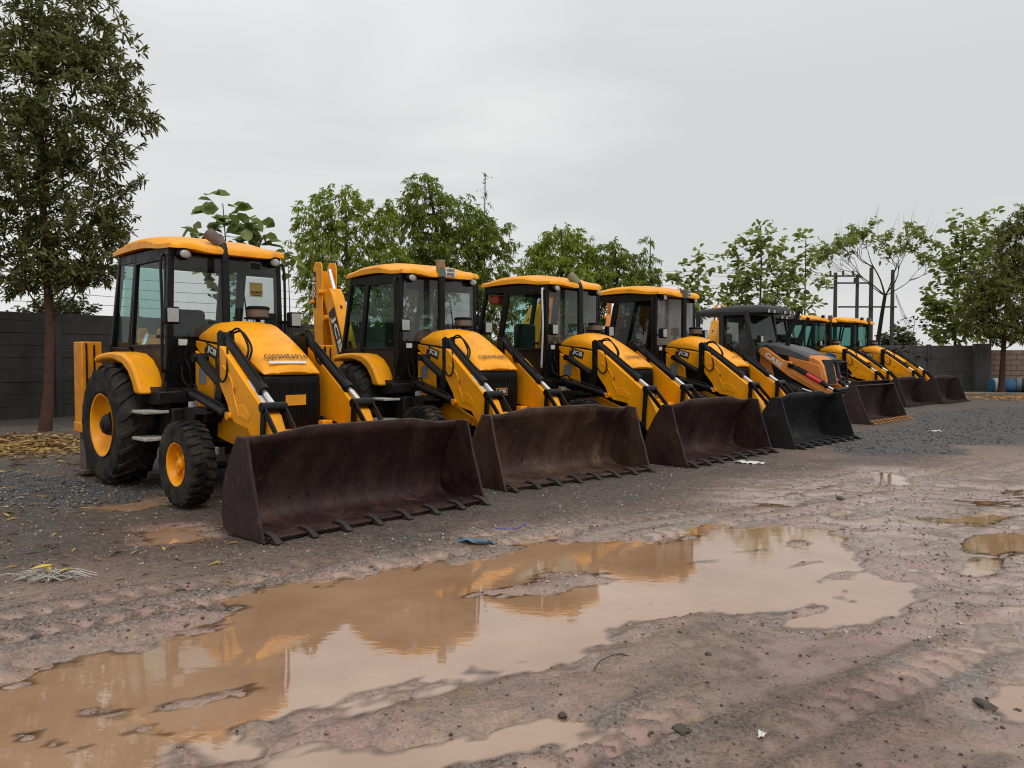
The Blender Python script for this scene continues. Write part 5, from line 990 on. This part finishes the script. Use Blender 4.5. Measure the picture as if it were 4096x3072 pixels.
# sparse branching tree
def sparse_tree():
    Y = 40; base = Vector(hb(1893, Y)); root = empty('sparse_tree', base); tag(root, 'thin-leaved tree with bare branches in front of the electric poles', 'tree', GB)
    tr = MB(); rr = random.Random(12); Ps = []; Ds = []
    def br(p, d, L, r, dep):
        pts = [p]; dd = d.copy()
        for i in range(4):
            dd = (dd + Vector((rr.gauss(0, .13), rr.gauss(0, .13), rr.gauss(.05, .08)))).normalized(); pts.append(pts[-1]+dd*L/4)
        tr.tube(pts, [r*.52*(1-.42*i/4) for i in range(5)], 6 if dep < 3 else 4)
        if dep >= 4:
            for _ in range(rr.randint(2, 5)):
                Ps.append(np.array(pts[-1].lerp(pts[-2], rr.random()))); Ds.append(np.array((rr.gauss(0, 1), rr.gauss(0, 1), rr.gauss(-.1, .4))))
            if rr.random() < .5: tr.tube([pts[-1], pts[-1]+(dd+Vector((0, 0, 1.8))).normalized()*rr.uniform(.4, 1.1)], [r*.5, r*.15], 4)
            return
        k = 3 if dep in (0, 1, 2) else 2
        for i in range(k):
            az = rr.uniform(0, 6.28) if dep else i*2.1+.4; sp = (.95 if dep == 0 else .75)*rr.uniform(.75, 1.2); q = dd.orthogonal().normalized(); q.rotate(Matrix.Rotation(az, 3, dd))
            nd = (dd*math.cos(sp)+q*math.sin(sp)); nd.z = nd.z*.8+.24; br(pts[-1].lerp(pts[-2], rr.random()*.9 if i else 0), nd.normalized(), L*rr.uniform(.62, .82), r*.60, dep+1)
    fork = at(1909, 640, Y)-base; tr.tube([Vector((0, 0, 0)), (at(1893, 755, Y)-base), (at(1903, 680, Y)-base), fork], [.15, .12, .10, .09], 8)
    for az, tl, L, r in ((3.3, .75, 1.7, .07), (0.1, .80, 1.7, .07), (1.9, .2, 1.7, .09), (4.6, .5, 1.5, .06), (5.6, 1.0, 1.5, .05), (2.6, 1.0, 1.6, .05)):
        br(fork, Vector((math.sin(tl)*math.cos(az), math.sin(tl)*math.sin(az), math.cos(tl))), L, r, 1)
    tr.build('trunk', worn('dark_bark', (.022, .019, .017), (.05, .045, .04), .85, .5, 9.), root, ang=60)
    P = np.array(Ps); D = np.array(Ds); P = np.repeat(P, 3, 0)+RNG.normal(0, .10, (len(P)*3, 3)); D = np.repeat(D, 3, 0)+RNG.normal(0, .6, (len(D)*3, 3))
    V, F = leaves(P, D, RNG.uniform(.20, .36, len(P)), .5, .12, .2); raw('crown', V, F, BRD, root)
sparse_tree()
# electric poles behind the yard
CONC = worn('pole_concrete', (.055, .052, .047), (.03, .028, .026), .8, .6, 5.)
STEEL = plain('dark_steel', (.05, .05, .05), .5, .3)
def pole(u, v, Y, w, label, arms=()):
    t = at(u, v, Y); o = empty('electric_pole', (t.x, Y, 0)); tag(o, label, 'pole', 'electric poles beyond the far wall')
    h = t.z; MB().add([(sx*w/2*k, sy*w/2*k, z) for z, k in ((-.3, 1.1), (h, .85)) for sx, sy in ((-1,-1),(1,-1),(1,1),(-1,1))], [(0,1,2,3),(7,6,5,4)]+[(i, (i+1) % 4, 4+(i+1) % 4, 4+i) for i in range(4)]).build('shaft', CONC, o, .01)
    for (u0, u1, vv, ins) in arms:
        a = at(u0, vv, Y); c = at(u1, vv, Y); ar = MB().bar((a.x-t.x, -.16, a.z), (c.x-t.x, -.16, c.z), .10, .08, (0, 1, 0)).build('cross_arm', STEEL, o)
        for f in ins:
            x = a.x+(c.x-a.x)*f-t.x; MB().rev([(.03, 0), (.09, .05), (.05, .1), (.09, .15), (.05, .2), (.08, .25), (.02, .3)], (x, -.16, a.z+(.05 if f >= 0 else 0)), 10).build('insulator', worn('brown_porcelain', (.05, .03, .025), (.1, .08, .07), .3, .3), ar)
    return o
pole(1802, 590, 50, .20, 'leftmost electric pole, with insulators on its top arm', ((1784, 1842, 598, (.08, .55, .92)), (1804, 1878, 613, (.5,)))); pole(1849, 594, 50, .18, 'second electric pole from the left, between two taller ones'); pole(1879, 579, 51, .22, 'thickest and tallest electric pole, behind the sparse tree trunk', ((1806, 1932, 664, ()),)); pole(1925, 584, 51, .20, 'rightmost electric pole, with stay wires slanting down beside it')
wr = MB()
for i in range(3):
    a = at(1932, 640-3*i, 51); e = at(1975+6*i, 760, 52); wr.tube([a, e], .012, 4)
tag(wr.build('stay_wire', WIRE), 'thin stay wires slanting down from the rightmost electric pole', 'wire')
wr = MB()
for i, (v0, v1) in enumerate(((596, 588), (600, 596), (613, 618))): wr.tube([at(1784-3*i, v0, 50), at(1650, (v0+v1)/2+3, 50), at(1500, v1, 50), at(1200, v1-4, 52)], .012, 4)
tag(wr.build('power_line', WIRE), 'thin power lines running left from the electric poles', 'wire')
# drums and bucket by the far wall
BLD = worn('blue_drum_plastic', (.035, .15, .28), (.13, .16, .18), .5, .6, 6.); 
def drum(x, y, rz, label, m, band):
    o = empty('drum', (x, y, .32), rz); tag(o, label, 'drum', 'drums lying beside the block wall')
    mb = MB(); mb.lathe([(.27, -.45), (.30, -.44), (.30, -.15), (.315, -.14), (.315, -.11), (.30, -.10), (.30, .10), (.315, .11), (.315, .14), (.30, .15), (.30, .44), (.27, .45)], (0, 0, 0), 1, 28); mb.build('body', m, o)
    MB().lathe([(.303, .18), (.303, .36)], (0, 0, 0), 1, 28).build('pale_band', band, o); return o
drum(20.72, 32.9, R(82), 'blue drum lying on its side behind the right tree trunk', BLD, WHITE); drum(21.9, 33.1, R(60), 'dark green drum lying at the right edge of the yard', worn('green_drum', (.01, .05, .05), (.05, .06, .06), .4, .4), plain('dull_band', (.2, .22, .22), .5))
o = MB().rev([(.13, 0), (.18, .36), (.19, .37), (.17, .36), (.12, .03)], (0, 0, 0), 20).build('pail', WHITE); o.location = (19.0, 33.6, 0); tag(o, 'white pail standing by the grey wall beyond the last loader', 'bucket')
hd = MB(); hose(hd, [(-.18, 0, .36), (-.12, 0, .47), (0, 0, .52), (.12, 0, .47), (.18, 0, .36)], .007); hd.build('handle', STEEL, o)

# ------------------------------------------------------------------ sky, sun, camera
w = bpy.data.worlds.new('World'); scene.world = w; w.use_nodes = True; nt = w.node_tree; nt.nodes.clear()
SUN_EL, SUN_AZ = R(58), R(150)
out = nt.nodes.new('ShaderNodeOutputWorld'); sky = N(nt, 'ShaderNodeTexSky', sky_type='NISHITA'); sky.sun_disc = False; sky.sun_elevation = SUN_EL; sky.sun_rotation = SUN_AZ; sky.dust_density = 4.
bg1 = N(nt, 'ShaderNodeBackground'); nt.links.new(sky.outputs[0], bg1.inputs[0]); bg1.inputs[1].default_value = .08
tc = N(nt, 'ShaderNodeTexCoord'); sx = N(nt, 'ShaderNodeSeparateXYZ'); nt.links.new(tc.outputs['Generated'], sx.inputs[0])
mp = N(nt, 'ShaderNodeMapping'); mp.inputs['Scale'].default_value = (1., 1., 3.4); mp.inputs['Rotation'].default_value = (0, R(9), 0); mp.inputs['Location'].default_value = (.35, .1, .2); nt.links.new(tc.outputs['Generated'], mp.inputs[0])
n1 = noise(nt, mp.outputs[0], 1.7, 4, .45, .5); n2 = noise(nt, mp.outputs[0], 6., 4, .5, .2)
cl = math_(nt, 'ADD', ramp(nt, n1, .42, .60), math_(nt, 'MULTIPLY', math_(nt, 'SUBTRACT', n2, .5), .35))
base = mix(nt, cl, (.695, .695, .70), (.84, .84, .84))
el = math_(nt, 'POWER', ramp(nt, sx.outputs[2], .0, 1.), 1.0)
top = mix(nt, ramp(nt, el, .30, 1.), base, (1.05, 1.06, 1.08))
left = math_(nt, 'MULTIPLY', ramp(nt, sx.outputs[0], .1, -.6), ramp(nt, sx.outputs[2], .12, .5)); top = mix(nt, math_(nt, 'MULTIPLY', left, .9), top, (.88, .88, .88))
bg2 = N(nt, 'ShaderNodeBackground'); nt.links.new(top, bg2.inputs[0]); bg2.inputs[1].default_value = 1.0
ms = N(nt, 'ShaderNodeMixShader'); ms.inputs[0].default_value = .94; nt.links.new(bg1.outputs[0], ms.inputs[1]); nt.links.new(bg2.outputs[0], ms.inputs[2]); nt.links.new(ms.outputs[0], out.inputs[0])
sl = bpy.data.lights.new('sun', 'SUN'); sl.energy = 1.5; sl.angle = R(25); sl.color = (1., .97, .92); so = bpy.data.objects.new('sun', sl); COL.objects.link(so)
dv = Vector((math.sin(SUN_AZ)*math.cos(SUN_EL), math.cos(SUN_AZ)*math.cos(SUN_EL), math.sin(SUN_EL))); so.rotation_euler = dv.to_track_quat('Z', 'Y').to_euler(); so.location = dv*50
cam = bpy.data.cameras.new('camera'); co_ = bpy.data.objects.new('camera', cam); COL.objects.link(co_); co_.location = (0, 0, 1.504); co_.rotation_euler = (R(90-1.971), 0, 0); cam.sensor_fit = 'HORIZONTAL'; cam.sensor_width = 36; cam.lens = 36*3112/4096; cam.clip_start = .05; cam.clip_end = 2000
scene.camera = co_
vs = scene.view_settings; vs.view_transform = 'Standard'; vs.look = 'None'; vs.exposure = 0; vs.gamma = 1; vs.use_curve_mapping = False
scene.cycles.max_bounces = 8; scene.cycles.transparent_max_bounces = 16; scene.cycles.caustics_reflective = False; scene.cycles.caustics_refractive = False
scene.cycles.use_denoising = True; scene.cycles.filter_width = 1.15
